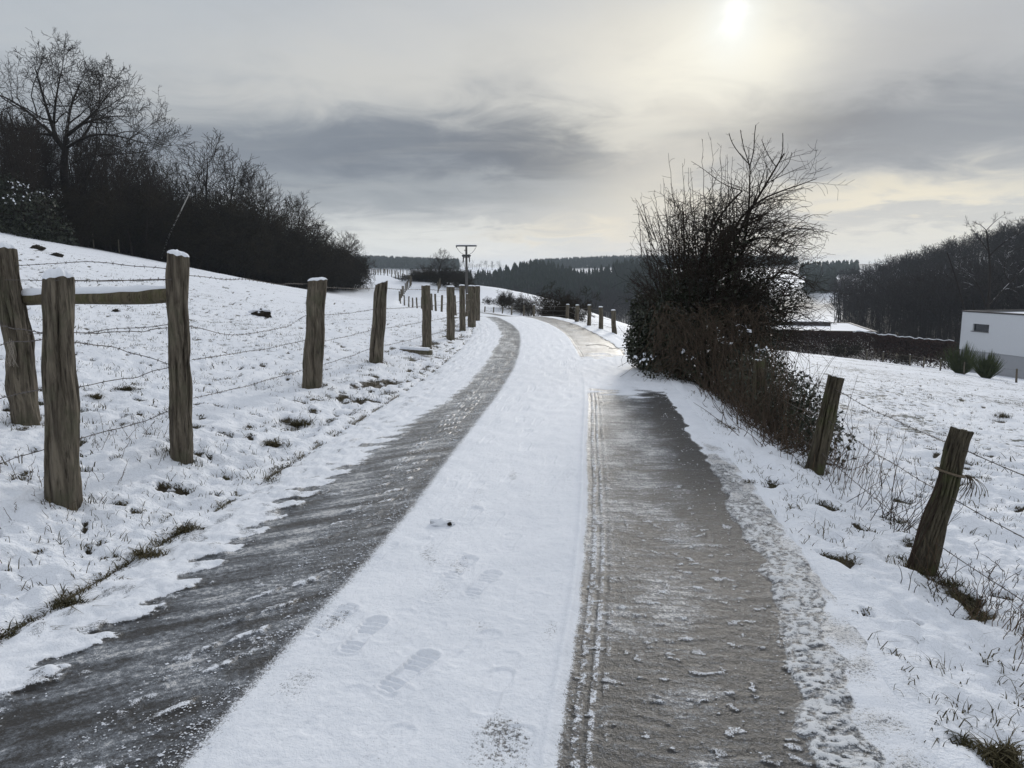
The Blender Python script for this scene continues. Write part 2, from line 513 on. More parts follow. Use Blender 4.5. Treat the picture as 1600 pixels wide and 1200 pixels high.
H = np.zeros_like(S); F = np.zeros_like(S)
vn = perlin(S * .8, S * 0 + 2.2, 101)
vn2 = perlin(S * 3.1, V * 3.1, 103)
fnz = fbm(V * 26, S * 26, 2, 105)
grit = perlin(V * 70, S * 70, 107) * np.exp(-S / 9)
# left track
saw = np.mod((S - .75 * (V + 1.5)) / .285 + .18 * perlin(S * 1.2, V * 2, 109), 1.0)
fing = ss(0, .12, saw) * ss(.62, .42, saw)
lug_amt = ss(-6, 0, S) * ss(13, 5, S)
Ledge = -1.47 + .06 * vn + .05 * perlin(S * .33, S * 0, 111) + .19 * ss(4.5, 11, S) - .17 * fing * lug_amt * (.75 + 1.3 * perlin(S * 1.7, S * 0 + 9, 113) + .4 * vn2)
Ledge = Ledge + .045 * vn2 + .03 * fnz
Redge = -.60 + .02 * perlin(S * .5, S * 0 + 4, 115)
softw = .065 + .23 * ss(3, 8, S) + .22 * ss(18, 30, S)
tl = ss(0, softw, V - Ledge) * ss(.11, -.13, V - Redge)
# right track
gap = ss(8.6, 12.0, S + .6 * perlin(V * 3, S * 1.5, 117)) * ss(16.0, 13.2, S - .5 * (V - 1.1) + .6 * perlin(V * 3, S * 1.5, 119))
R0 = .605 + .018 * perlin(S * .5, S * 0 + 7, 121) + .012 * vn2
R1 = np.interp(S, [0, 2.2, 3.8, 6, 9, 11, 15, 20, 26, 40], [1.42, 1.44, 1.60, 1.64, 1.66, 1.70, 1.62, 1.50, 1.45, 1.3]) + .05 * perlin(S * 1.1, S * 0 + 5, 123) + .05 * fbm(S * 4, V * 4, 2, 125)
tr_ = ss(-.04, .05 + .1 * ss(10, 25, S), V - R0) * ss(R1 + .03, R1 - .03, V)
gn_ = .7 * perlin(V * 2.2, S * 5.5, 127) + .5 * perlin(V * 5, S * 13, 128)
tr_ = tr_ * (1 - .95 * ss(.08, .80, gap + .42 * gn_))
crustW = np.interp(S, [0, 3, 5, 8, 12], [.20, .20, .22, .14, .03])
crn = .05 * fbm(V * 3, S * 5, 2, 158)
crust = ss(R1 - .05, R1, V) * ss(R1 + crustW + crn, R1 + crustW + crn - .04, V) * ss(7.5, 4.5, S + 1.2 * vn2)
slush = ss(R1, R1 + .05, V) * ss(R1 + crustW + .34, R1 + crustW, V) * ss(9, 6, S)
tl = tl * ss(75, 45, S); tr_ = tr_ * ss(75, 45, S)
track = np.clip(np.maximum(tl, tr_), 0, 1)
snow = 1 - track
# centre-band shelf above the icy ruts
H += .012 * snow
frost = np.full_like(S, .30)
# left track texture: diagonal lug smears
diag = S - .75 * V
st1 = perlin(diag * 7.5, V * 1.6 + .3 * S, 131); st2 = perlin(diag * 19, V * 3, 133)
fl = .52 + .40 * st1 + .14 * st2 + .26 * fbm(V * 3, S * 2.4, 3, 175) + .16 * fnz - .10 * ss(4.5, 2.4, S) - .12 * ss(-1.0, -.65, V) + .22 * (fing - .5) * ss(-.75, -1.3, V) * ss(14, 6, S)
dk = ss(-.62, -1.1, V) * 0
fl += .12 * ss(6, 11, S)
pit = np.mod((S - 1.25 * V) / .285, 1.0)
jit = perlin(S * 2.1, V * 6, 135)
dash = 0
for vc in (-.98, -.84):
    dash = np.maximum(dash, ss(.062, .045, np.abs(V - vc)) * ss(.0, .06, pit) * ss(.30, .22, pit))
dash = dash * ss(-.35, .1, jit + .25) * ss(1, 2.4, S) * ss(16, 8, S)
blot = ss(.45, .62, fbm(V * 4.5, S * 3.0, 3, 137)) * (.4 + .6 * ss(-.2, .3, fnz))
dash = dash * ss(-.4, .1, perlin(S * .9, V * 2, 136))
snowL = np.maximum(dash * (.42 + .30 * ss(-.3, .3, fnz) + .14 * grit), .50 * blot)
# right track texture: ripples across the lane
wv = S + .10 * perlin(V * 1.7, S * .8, 141) - .10 * (V - 1.1) ** 2
rp1 = perlin(V * 2.6, wv * 11, 143); rp2 = perlin(V * 6, wv * 24, 145); rp3 = fbm(V * 14, S * 20, 2, 147)
fr = .22 + .20 * ss(3.5, 7, S) - .16 * ss(14, 19, S) + .42 * fbm(V * 2.2, S * 1.9, 3, 149) + .30 * rp1 + .30 * rp2 * np.exp(-S / 14) + .30 * rp3 * np.exp(-S / 10)
fr -= .62 * ss(R1 - .45, R1 - .08, V + .10 * vn2) * ss(0, 4, S)
fr -= .20 * ss(3.4, 2.2, S)
fr += .16 * np.exp(-((V - 1.0) / .25) ** 2) * ss(3, 6, S)
ln = 0
for vc, ww, dsh in ((.665, .013, 0), (.715, .010, 0), (.765, .012, 1)):
    l_ = ss(ww + .008, ww - .002, np.abs(V - vc - .008 * perlin(S * 1.3, S * 0 + vc * 9, 151)))
    if dsh: l_ = .75 * l_ * ss(.05, .15, np.mod(S / .30, 1)) * ss(.80, .65, np.mod(S / .30, 1))
    ln = np.maximum(ln, l_)
ln = ln * (ss(-.45, .2, fnz) * .30 + .24 + .25 * grit + .16 * perlin(S * 1.6, V * 3, 152)) * ss(24, 14, S)
flake = ss(.46, .62, fbm(V * 11, S * 15, 3, 153) + .25 * fbm(V * 2, S * 2, 2, 154)) * ss(9, 5, S)
snowR = np.maximum(ln, .52 * flake)
lside = V < 0
frost = np.where(lside, fl, fr)
snow = np.maximum(snow, np.where(lside, snowL, snowR) * track)
ck = ss(-.55, .55, .6 * fbm(V * 13, S * 17, 2, 155) + .8 * perlin(V * 34, S * 46, 156))
snow = np.where(crust > .02, np.maximum(snow * (1 - crust), crust * (.26 + .48 * ck)), snow)
snow = np.where((slush > .02) & (crust <= .5), snow * (1 - slush * (.50 - .30 * fbm(V * 5, S * 4, 2, 157))), snow)
frost = frost + .30 * gap * (~lside)
frost = np.where(crust > .5, .60 + .35 * fnz, np.where(slush > .02, np.maximum(frost, 1.05 + .15 * fnz), frost))
# thin places on the centre band
bandm = ss(-.62, -.5, V) * ss(.62, .5, V)
thin = np.zeros_like(S)
for (px, py, rv, rs, am) in [(800, 745, .07, .22, .75), (822, 780, .09, .30, .50), (855, 715, .05, .25, .4), (680, 868, .10, .22, .5), (722, 885, .09, .16, .55), (690, 930, .10, .22, .55), (815, 890, .09, .55, .40),
                        (520, 985, .10, .16, .85), (450, 1085, .13, .20, .62), (590, 1170, .1, .12, .45), (790, 1125, .10, .18, .40), (840, 1010, .06, .3, .35), (700, 700, .1, .6, .25), (860, 660, .08, .5, .3)]:
    v0, s0 = vs(px, py)
    thin = np.maximum(thin, am * .62 * np.exp(-((V - v0 + .05 * vn2) / rv) ** 2 - ((S - s0 + .09 * fnz) / rs) ** 2))
thin = thin * (1 + .5 * grit) + .30 * ss(.25, .9, fbm(V * 2.5, S * 1.5, 3, 159)) * bandm * (1 + grit)
snow = snow * (1 - np.clip(thin, 0, .8) * bandm)
frost = np.where(bandm > .5, .50 + .2 * fnz, frost)
# dirty shoulder between the left track and the grass
shm = ss(-1.95, -1.85, V) * ss(-1.3, -1.5, V)
snow = snow * (1 - shm * .45 * ss(.0, .6, fbm(V * 7, S * 5, 3, 171)))
# heights
H += shm * .012 * fbm(V * 8, S * 6, 3, 173)
H += bandm * (.005 * fbm(V * 5, S * 5, 3, 161) + .0022 * fnz * np.exp(-S / 8) + .006 * perlin(V * 7, S * 3.2, 163) * ss(5, 9, S))
H += (1 - track) * .010 * fbm(V * 6, S * 6, 2, 165) * (1 - bandm)
H += track * np.where(lside, .004 * st1 + .002 * st2, .0025 * rp1 + .002 * rp2 * np.exp(-S / 12) + .002 * rp3 * np.exp(-S / 8))
H += .010 * dash * track + .006 * np.where(lside, .7 * blot, .7 * flake + ln) * track + .007 * crust * ck
H += .012 * np.exp(-((V - .57) / .022) ** 2) * ss(14, 5, S) + .008 * np.exp(-((V + 1.62) / .12) ** 2) * (1 + perlin(V * 9, S * 5, 167))
for (v0, s0, an, sz, dp, tre) in boots:
    m = (np.abs(V - v0) < .22) & (np.abs(S - s0) < .3)
    if not m.any(): continue
    dv = V[m] - v0; ds = S[m] - s0
    ca, sa = math.cos(an), math.sin(an)
    u = dv * ca - ds * sa; l = dv * sa + ds * ca         # u across, l along the boot
    wd_ = .050 - .010 * np.cos((l / sz) * 2 * math.pi + .6) * (np.abs(l) < sz / 2) 
    q = np.maximum(np.abs(u) / np.maximum(wd_, .02), np.abs(l) / (sz * .5))
    q = (np.abs(u) / np.maximum(wd_, .02)) ** 3 + (np.abs(l) / (sz * .5)) ** 4
    ins = ss(1.15, .75, q)
    dp = dp * (.6 if tre else .45)
    hgt = -dp * ins + dp * .6 * np.exp(-((q - 1.4) / .35) ** 2)
    if tre: hgt = hgt + ins * dp * .75 * np.sin(l * 2 * math.pi / .036 + 1.5 * np.abs(u) / .05) * ss(.02, .045, np.abs(l + .02))
    H[m] += hgt * bandm[m]
H = H * np.where(np.abs(V) > 1.8, ss(2.0, 1.8, np.abs(V)), 1)
# edges run under the verge snow
edge = ss(1.86, 2.0, np.abs(V))
ZZ = RZs + H - .03 * edge
rme = mesh_np("road", np.stack([RXs, RYs, ZZ], -1).reshape(-1, 3), grid_faces(*S.shape), {'snow': snow, 'frost': np.clip(frost, 0, 1), 'crust': crust, 'across': V, 'along': np.where(lside, S - .75 * V, S - .10 * (V - 1.1) ** 2), 'band': bandm, 'rightside': (V > 0).astype(float)})
road_mat, r = new_mat("icy_lane")
pos = r.n('ShaderNodeNewGeometry').outputs['Position']
sn = r.attr('snow'); fr_ = r.attr('frost')
cmb = r.n('ShaderNodeCombineXYZ'); r.link(r.attr('across'), cmb.inputs[0]); r.link(r.attr('along'), cmb.inputs[1])
rip = r.noise(r.scale(cmb.outputs[0], (7, 34, 1)), 1.0, 4, .62, .6)
n4_ = r.noise(pos, 75, 3, .7)
n1_ = r.noise(pos, 190, 2, .65); n2_ = r.noise(pos, 34, 4, .65); n3_ = r.noise(pos, 2.0, 4, .6)
mk = r.ss(r.m('ADD', sn, r.m('ADD', r.m('MULTIPLY', r.m('SUBTRACT', n1_, .5), .9), r.m('ADD', r.m('MULTIPLY', r.m('SUBTRACT', n4_, .5), .55), r.m('MULTIPLY', r.m('SUBTRACT', n2_, .5), .35)))), .36, .66)
ff = r.m('ADD', fr_, r.m('ADD', r.m('ADD', r.m('MULTIPLY', r.m('SUBTRACT', rip, .5), r.m('ADD', 1.1, r.m('MULTIPLY', r.attr('rightside'), .9))), r.m('MULTIPLY', r.m('SUBTRACT', n4_, .5), r.m('ADD', .8, r.m('MULTIPLY', r.attr('rightside'), 1.5)))), r.m('ADD', r.m('MULTIPLY', r.m('SUBTRACT', n2_, .5), 1.2), r.m('MULTIPLY', r.m('SUBTRACT', n1_, .5), 1.2))), clamp=True)
cr = r.n('ShaderNodeValToRGB')
r.link(ff, cr.inputs[0])
e = cr.color_ramp.elements
e[0].position = 0.0; e[0].color = (.030, .028, .026, 1)
e[1].position = 1.0; e[1].color = (.56, .56, .56, 1)
for p_, c_ in ((.25, (.060, .063, .068, 1)), (.50, (.116, .126, .140, 1)), (.75, (.228, .246, .270, 1))):
    x_ = e.new(p_); x_.color = c_
snc = r.mix(r.m('MULTIPLY', r.ss(n3_, .35, .7), .45), SNOW, (.66, .70, .76))
snc = r.mix(r.m('MULTIPLY', r.ss(r.m('ADD', n2_, r.m('MULTIPLY', r.m('SUBTRACT', n1_, .5), .6)), .52, .72), .30), snc, (.56, .59, .64))
snc = r.mix(r.m('MULTIPLY', r.attr('crust'), .5), snc, (.62, .62, .60))
r.link(r.mix(mk, cr.outputs[0], snc), r.bs.inputs['Base Color'])
rg = r.m('ADD', r.m('MULTIPLY', mk, .30), r.m('ADD', .20, r.m('MULTIPLY', rip, .35)))
r.link(rg, r.bs.inputs['Roughness'])
r.bs.inputs['Specular IOR Level'].default_value = .30
r.link(r.m('MULTIPLY', r.m('SUBTRACT', 1.0, mk), r.m('MULTIPLY', r.ss(n2_, .35, .6), .04)), r.bs.inputs['Coat Weight'])
r.bs.inputs['Coat Roughness'].default_value = .26
bump(r, r.m('ADD', r.m('ADD', r.m('MULTIPLY', n1_, .35), r.m('MULTIPLY', n4_, .5)), n2_), .009, .85)
road = structure(link("road", rme, road_mat))
# ---------------------------------------------------------------- materials for things
def wood_material(name, base, dark, moss, moss_amt, snow_patch=0.0):
    m, n = new_mat(name)
    co = n.n('ShaderNodeTexCoord').outputs['Object']
    gr = n.noise(n.scale(co, (26, 26, 2.2)), 1.0, 6, .7, .6)
    gr2 = n.noise(n.scale(co, (60, 60, 5)), 1.0, 3, .6)
    bl = n.noise(co, 5.0, 3, .6)
    cr = n.n('ShaderNodeValToRGB'); n.link(gr, cr.inputs[0])
    e = cr.color_ramp.elements
    e[0].position = .36; e[0].color = (*dark, 1); e[1].position = .64; e[1].color = (*base, 1)
    c = n.mix(n.m('MULTIPLY', n.ss(gr2, .58, .70), .75), cr.outputs[0], tuple(v * .35 for v in dark))
    c = n.mix(n.m('MULTIPLY', n.ss(bl, .48, .66), moss_amt), c, moss)
    if snow_patch:
        nz = n.n('ShaderNodeSeparateXYZ'); n.link(n.n('ShaderNodeNewGeometry').outputs['Normal'], nz.inputs[0])
        c = n.mix(n.m('MULTIPLY', n.ss(nz.outputs[2], .55, .8), n.ss(n.noise(co, 9, 2), .48, .54)), c, SNOW)
    n.link(c, n.bs.inputs['Base Color'])
    n.bs.inputs['Roughness'].default_value = .85
    n.bs.inputs['Specular IOR Level'].default_value = .2
    bump(n, n.m('ADD', gr, n.m('MULTIPLY', gr2, -.8)), .03, 1.0)
    return m
post_mat = wood_material("weathered_post_wood", (.205, .176, .134), (.046, .037, .028), (.100, .103, .066), .5)
mossy_mat = wood_material("mossy_post_wood", (.125, .108, .075), (.034, .028, .020), (.082, .090, .040), .8, 1.0)
rail_mat = wood_material("rail_wood", (.16, .135, .085), (.07, .058, .036), (.09, .095, .035), .5)

def plain(name, col, rough=.8, spec=.3, var=.35, scale=20.0):
    m, n = new_mat(name)
    co = n.n('ShaderNodeTexCoord').outputs['Object']
    f = n.noise(co, scale, 3, .6)
    n.link(n.mix(f, tuple(c * (1 - var) for c in col), tuple(min(1, c * (1 + var)) for c in col)), n.bs.inputs['Base Color'])
    n.bs.inputs['Roughness'].default_value = rough
    n.bs.inputs['Specular IOR Level'].default_value = spec
    return m
snow_mat, n_ = new_mat("clean_snow")
n_.bs.inputs['Base Color'].default_value = (*SNOW, 1)
n_.bs.inputs['Roughness'].default_value = .75
n_.bs.inputs['Specular IOR Level'].default_value = .2
bump(n_, n_.noise(n_.n('ShaderNodeTexCoord').outputs['Object'], 60, 3, .6), .01, .6)
wire_mat = plain("rusty_wire", (.075, .062, .055), .6, .4)
def bark_material(name, col, snowy=0.0, thr=.5):
    m, n = new_mat(name)
    co = n.n('ShaderNodeTexCoord').outputs['Object']
    f = n.noise(co, 7.0, 4, .65)
    c = n.mix(f, tuple(v * .6 for v in col), tuple(v * 1.4 for v in col))
    if snowy:
        nz = n.n('ShaderNodeSeparateXYZ'); n.link(n.n('ShaderNodeNewGeometry').outputs['Normal'], nz.inputs[0])
        c = n.mix(n.m('MULTIPLY', n.m('MULTIPLY', n.ss(nz.outputs[2], .45, .75), n.ss(n.noise(co, 1.1, 3), thr, thr + .06)), snowy), c, SNOW)
    n.link(c, n.bs.inputs['Base Color'])
    n.bs.inputs['Roughness'].default_value = .9
    n.bs.inputs['Specular IOR Level'].default_value = .15
    return m
bark = bark_material("dark_bark", (.024, .020, .016), .8, .58)
bark_snow = bark_material("snow_lined_bark", (.022, .018, .015), .95, .47)
birch = bark_material("pale_birch_bark", (.42, .41, .39))
twig = bark_material("bare_twig", (.028, .022, .017))
twig_red = bark_material("reddish_twig", (.040, .029, .022))
twig_far = bark_material("far_twig", (.026, .022, .020))
def leaf_material(name, a, b, rough=.45, spec=.4):
    m, n = new_mat(name)
    pos = n.n('ShaderNodeNewGeometry').outputs['Position']
    f = n.noise(pos, 3.0, 3, .65)
    n.link(n.mix(n.ss(f, .3, .7), a, b), n.bs.inputs['Base Color'])
    n.bs.inputs['Roughness'].default_value = rough
    n.bs.inputs['Specular IOR Level'].default_value = spec
    return m
ivy_mat = leaf_material("ivy_leaf", (.012, .017, .008), (.030, .036, .016))
dry_mat = leaf_material("dry_bramble_leaf", (.055, .030, .020), (.080, .050, .030), .8, .2)
grass_mat = leaf_material("winter_grass", (.038, .036, .016), (.10, .080, .042), .8, .2)
dead_mat = leaf_material("dead_stalk", (.075, .050, .034), (.14, .10, .066), .9, .1)
conifer_mat = leaf_material("spruce_needles", (.016, .026, .018), (.030, .042, .026), .8, .2)
hedge_mat = leaf_material("beech_leaf", (.034, .020, .017), (.066, .038, .030), .8, .2)
broom_mat = leaf_material("broom_stalk", (.035, .050, .018), (.070, .085, .032), .8, .2)
scrub_mat = leaf_material("scrub_twig_mass", (.018, .015, .010), (.034, .028, .017), .9, .1)

# ---------------------------------------------------------------- fence posts
def post_mesh(h, r0, r1, lean, seed, sides=20, rings=26, sink=.3, knot=0.5, lob=.10, slope=0.0):
    rg = np.random.default_rng(seed)
    t = np.linspace(0, 1, rings); z = -sink + t * (h + sink)
    a = np.linspace(0, 2 * math.pi, sides, endpoint=False)
    T, A = np.meshgrid(t, a, indexing='ij')
    Zg = np.repeat(z[:, None], sides, 1)
    R = r0 + (r1 - r0) * T
    ca, sa = np.cos(A), np.sin(A)
    R = R * (1 + lob * perlin(ca * 1.2 + 5 * seed, sa * 1.2 + T * .8, seed) + .16 * knot * perlin(ca * 1.3 + seed * 3.3, sa * 1.3 + Zg * 3.5, seed + 9) + .07 * knot * perlin(ca * 2.6 + seed * 1.3, sa * 2.6 + Zg * 9, seed + 19) + .06 * perlin(A * 5.5 / 1.0, Zg * 1.2 + seed, seed + 4) * (np.abs(A - math.pi) < 3.0))
    # drying cracks
    for k in range(14):
        a0 = rg.uniform(0, 2 * math.pi); z0 = rg.uniform(.3, h); ln = rg.uniform(.25, .6)
        R = R - .22 * r0 * np.exp(-((np.angle(np.exp(1j * (A - a0 - .15 * np.sin(Zg * 5 + k))))) / .075) ** 2) * np.exp(-((Zg - z0) / ln) ** 4)
    bx = .16 * r0 * perlin(Zg[:, :1] * 2.2, Zg[:, :1] * 0 + seed * 1.7, seed + 2) * ss(0, .3, Zg[:, :1])
    by = .16 * r0 * perlin(Zg[:, :1] * 2.2, Zg[:, :1] * 0 + seed * 2.9, seed + 3) * ss(0, .3, Zg[:, :1])
    f = Zg / h
    Xg = R * ca + bx + lean[0] * f; Yg = R * sa + by + lean[1] * f
    topm = ss(.9, 1, T)
    Zt = Zg + topm * slope * R * ca + .012 * topm * perlin(ca * 2 + seed, sa * 2, seed + 6)
    V = np.stack([Xg, Yg, Zt], -1).reshape(-1, 3)
    Fq = []
    i = np.arange(rings * sides).reshape(rings, sides)
    n = np.roll(i, -1, 1)
    Fq = np.stack([i[:-1], n[:-1], n[1:], i[1:]], -1).reshape(-1, 4)
    # end grain: an inner ring then a closing fan
    top = V[-sides:]; cen = top.mean(0); cen[2] -= .004
    inn = cen + (top - cen) * .55; o = len(V)
    V = np.concatenate([V, inn, [cen]])
    j = np.arange(sides); jn = np.roll(j, -1)
    b = (rings - 1) * sides
    Fc = np.stack([b + j, b + jn, o + jn, o + j], -1)
    Fd = np.stack([o + j, o + jn, np.full(sides, o + sides), np.full(sides, o + sides)], -1)
    return V, np.concatenate([Fq, Fc]), Fd[:, :3], top

def build_post(name, parent, base, h, r0, r1, lean, seed, mat, cap=.05, knot=.5, sides=20, rings=26, slope=0.0, label=None, lob=.10):
    V, Fq, Ft, top = post_mesh(h, r0, r1, lean, seed, sides, rings, knot=knot, slope=slope, lob=lob)
    me = bpy.data.meshes.new(name)
    me.from_pydata(V.tolist(), [], Fq.tolist() + Ft.tolist())
    me.polygons.foreach_set('use_smooth', np.ones(len(me.polygons), dtype=bool))
    try: me.set_sharp_from_angle(angle=math.radians(50))
    except Exception: pass
    o = link(name, me, mat, parent, base)
    if label: o['label'] = label
    if cap > 0:
        k = len(top); cen = top.mean(0); rr = np.linalg.norm(top - cen, axis=1).mean()
        prof = [(1.03, -.012), (1.0, .25), (.86, .62), (.55, .92), (.0, 1.0)]
        cv = []
        for (q, hz) in prof[:-1]:
            ring = cen + (top - cen) * q
            ring = ring.copy(); ring[:, 2] = (top[:, 2] * (1 if q > .9 else q) + cen[2] * (0 if q > .9 else 1 - q)) + hz * cap * (1 + .25 * perlin(top[:, 0] * 30, top[:, 1] * 30, seed))
            cv.append(ring)
        cv = np.concatenate(cv + [[cen + np.array([0, 0, cap])]])
        fs = []
        for q in range(len(prof) - 2):
            for j in range(k):
                fs.append((q * k + j, q * k + (j + 1) % k, (q + 1) * k + (j + 1) % k, (q + 1) * k + j))
        b = (len(prof) - 2) * k
        for j in range(k): fs.append((b + j, b + (j + 1) % k, len(cv) - 1))
        cm = bpy.data.meshes.new("snow_cap"); cm.from_pydata(cv.tolist(), [], fs)
        cm.polygons.foreach_set('use_smooth', np.ones(len(cm.polygons), dtype=bool))
        link("snow_cap", cm, snow_mat, o)
    return o

def tube(pts_, r, sides=4, cap=True):
    """one tube through points (N,3); r scalar or (N,)"""
    p = np.asarray(pts_, dtype=float); N = len(p)
    r = np.broadcast_to(np.asarray(r, dtype=float), (N,))
    t = np.gradient(p, axis=0); t /= np.linalg.norm(t, axis=1, keepdims=True) + 1e-9
    ref = np.array([0, 0, 1.0]) if abs(t[:, 2]).mean() < .8 else np.array([1.0, 0, 0])
    a = np.cross(t, ref); a /= np.linalg.norm(a, axis=1, keepdims=True) + 1e-9
    b = np.cross(t, a)
    an = np.linspace(0, 2 * math.pi, sides, endpoint=False)
    V = p[:, None] + r[:, None, None] * (np.cos(an)[None, :, None] * a[:, None] + np.sin(an)[None, :, None] * b[:, None])
    i = np.arange(N * sides).reshape(N, sides); n = np.roll(i, -1, 1)
    return V.reshape(-1, 3), np.stack([i[:-1], n[:-1], n[1:], i[1:]], -1).reshape(-1, 4)

def barbed_wire(parent, a, b, sag=.02, seed=0, r=.0028, kink=0.0, base=Vector((0, 0, 0)), barbs=True, rad=None):
    """one twisted strand with a barb every 11 cm"""
    a = np.array(a); b = np.array(b); L = np.linalg.norm(b - a)
    rg = np.random.default_rng(seed)
    n = max(8, int(L / .08)); n = min(n, 90)
    t = np.linspace(0, 1, n)
    p = a + (b - a) * t[:, None]
    p[:, 2] -= sag * 4 * t * (1 - t)
    if kink:
        p[:, 2] += kink * perlin(t * 5 + seed, t * 0 + .5, seed) * np.sin(t * math.pi)
        p[:, 1] += kink * perlin(t * 5 + seed, t * 0 + 7.5, seed) * np.sin(t * math.pi)
    parts_ = [tube(p, r if rad is None else rad, 4)]
    if barbs:
        nb = int(L / .11)
        for k in range(nb):
            tt = (k + .5 + rg.uniform(-.2, .2)) / nb
            c = np.array([np.interp(tt, t, p[:, q]) for q in range(3)])
            for s in (-1, 1):
                d = rg.normal(size=3); d /= np.linalg.norm(d)
                parts_.append(tube(np.array([c - d * .018, c, c + d * .018]), np.array([.0010, .0030, .0010]), 3))
    V, Fq = merge(parts_)
    V = V - np.array(parent.location)
    return link("barbed_wire", mesh_np("barbed_wire", V, Fq), wire_mat, parent)

def post_from_picture(bx, by, tx, ty, wpx, wtop=None):
    base = ground_hit(bx, by)
    top = P(tx, ty, base.y)
    d = base.y / CP
    h = top.z - base.z
    return base, h, wpx / FOC * d / 2, (wtop or wpx) / FOC * d / 2, (top.x - base.x, 0.0)

# ---- left roadside fence
LF = thing("wire_fence", "long barbed wire fence of thick weathered posts along the left roadside", "fence", (-2.6, 6, gz(-2.6, 6)))
LF_loc = Vector(LF.location)
left_posts = [  # base px, top px, width bottom/top, seed, knot, cap
    (42, 662, 6, 388, 41, 35, 1, .9, .05), (101, 782, 88, 434, 52, 41, 2, .7, .055), (284, 716, 277, 398, 36, 29, 3, .8, .03),
    (488, 606, 495, 438, 30, 29, 4, .4, .035), (588, 566, 597, 442, 22, 19, 5, .4, .012), (667, 543, 665, 446, 15, 14, 6, .3, .03),
    (704, 529, 704, 448, 13, 12, 7, .3, .03), (723, 517, 722, 446, 10, 9, 8, .3, .03), (737, 511, 738, 447, 13, 12, 9, .3, .03), (746, 507, 746, 447, 8, 8, 10, .3, .03)]
plabel = ["leaning weathered post at the left edge of the picture", "thick upright post nearest the camera", "gnarled bent post that carries the right end of the rail"]
LP = []
for k, (bx, by, tx, ty, w0, w1, sdv, kn, cap) in enumerate(left_posts):
    base, h, r0, r1, lean = post_from_picture(bx, by, tx, ty, w0, w1)
    near = k < 5
    o = build_post("post", LF, base - LF_loc, h, r0, r1, lean, sdv, post_mat, cap, kn, 72 if near else 20, 64 if near else 18,
                   slope=[0, .05, -.25, .1, .35, 0, 0, 0, 0, 0][k], label=plabel[k] if k < 3 else None)
    LP.append((base, h, r0, lean))
def on_post(k, frac, side=(0, -1)):
    base, h, r0, lean = LP[k]
    return Vector((base.x + lean[0] * frac + side[0] * r0, base.y + side[1] * r0, base.z + h * frac))
# continuation of the fence round the bend, shrinking with distance
def bend_fence(px, py, y): 
    q = P(px, py, y); return q
cont = [(734, 497, 31), (729, 494, 38), (721, 491, 42), (712, 489, 45.5), (702, 488.5, 48), (690, 488, 51), (681, 486, 54), (675, 484.5, 57), (666, 482.5, 62), (659, 481, 66), (652, 480, 70), (645, 479, 74.5), (638.5, 478, 79), (632, 477, 84), (626, 476.5, 88)]
FFP = []
for k, (px, py, yy) in enumerate(cont):
    q = P(px, py, yy); q.z = gz(q.x, q.y)
    hh_ = 1.25
    build_post("post", LF, q - LF_loc, hh_ + .05 * math.sin(k * 2.1), .085, .075, (.06 * math.sin(k * 1.7), 0), 40 + k, post_mat, .03 if k % 3 else 0, .3, 8, 8)
    FFP.append(q)
# the rail with its ridge of snow
ra = P(-60, 478, (LP[0][0].y + .19 - .24 * LP[2][0].y) / .76); rb = P(268, 457, LP[2][0].y)
n = 26
t = np.linspace(0, 1, n); rp = np.array(ra) + (np.array(rb) - np.array(ra)) * t[:, None]
rp[:, 2] += .02 * np.sin(t * 5) ; rp[:, 1] += .02 * np.sin(t * 3)
V_, F_ = tube(rp, 0.056 * (1 + .12 * perlin(t * 6, t * 0 + .4, 5)), 12)
V_[:, 2] += 0
rail = link("rail", mesh_np("rail", V_ - np.array(LF_loc), F_), rail_mat, LF)
sp_ = rp.copy(); sp_[:, 2] += .052
V_, F_ = tube(sp_[3:], np.interp(t[3:], [0, .9, 1], [.046, .040, .016]) * (1 + .30 * perlin(t[3:] * 22, t[3:] * 0 + 2, 6)), 10)
link("rail_snow", mesh_np("rail_snow", V_ - np.array(LF_loc), F_), snow_mat, rail)
# strands: picture point of each end on its two posts
def wp(px, py, k, dy=-.05):
    return P(px, py, LP[k][0].y + dy)
strands = [
    (wp(24, 415, 0), wp(268, 421, 2), -.03, .02), (wp(8, 437, 0, -.2), wp(268, 437, 2, -.1), .01, .01), (wp(40, 522, 0), wp(268, 506, 2), .015, .02),
    (wp(108, 519, 1, 0), wp(266, 512, 2), .015, .02), (wp(108, 533, 1, 0), wp(266, 570, 2), -.02, .02), (wp(112, 606, 1, 0), wp(268, 573, 2), .01, .02),
    (wp(114, 688, 1, 0), wp(268, 640, 2), .012, .02), (wp(-40, 545, 0), wp(86, 528, 1, 0), .0, .02), (wp(-70, 636, 0), wp(80, 605, 1, 0), .0, .01), (wp(-60, 742, 0, -1.2), wp(82, 698, 1, 0), .0, .015),
    (wp(-30, 505, 0, -.1), wp(80, 522, 1, 0), .0, .01), (wp(86, 438, 1, -.1), wp(268, 436, 2, -.1), .005, .008),
    (wp(290, 430, 2, 0), wp(482, 443, 3, 0), .02, .03), (wp(296, 510, 2, 0), wp(486, 488, 3, 0), .13, .05), (wp(300, 562, 2, 0), wp(484, 530, 3, 0), .015, .01), (wp(302, 622, 2, 0), wp(484, 574, 3, 0), .02, .01)]
for k, (a_, b_, sg, kk) in enumerate(strands):
    barbed_wire(LF, a_, b_, sg, 200 + k, kink=kk)
for k in range(3, 9):
    for j, fr2 in enumerate((.94, .68, .43, .20)):
        if j == 0 and k > 6: continue
        barbed_wire(LF, on_post(k, fr2, (.3, -.6)), on_post(k + 1, fr2, (-.3, -.6)), .015, 300 + k * 7 + j, kink=.008, barbs=k < 7, r=.0028 if k < 5 else .0035)
ends = [LP[-1][0]] + FFP
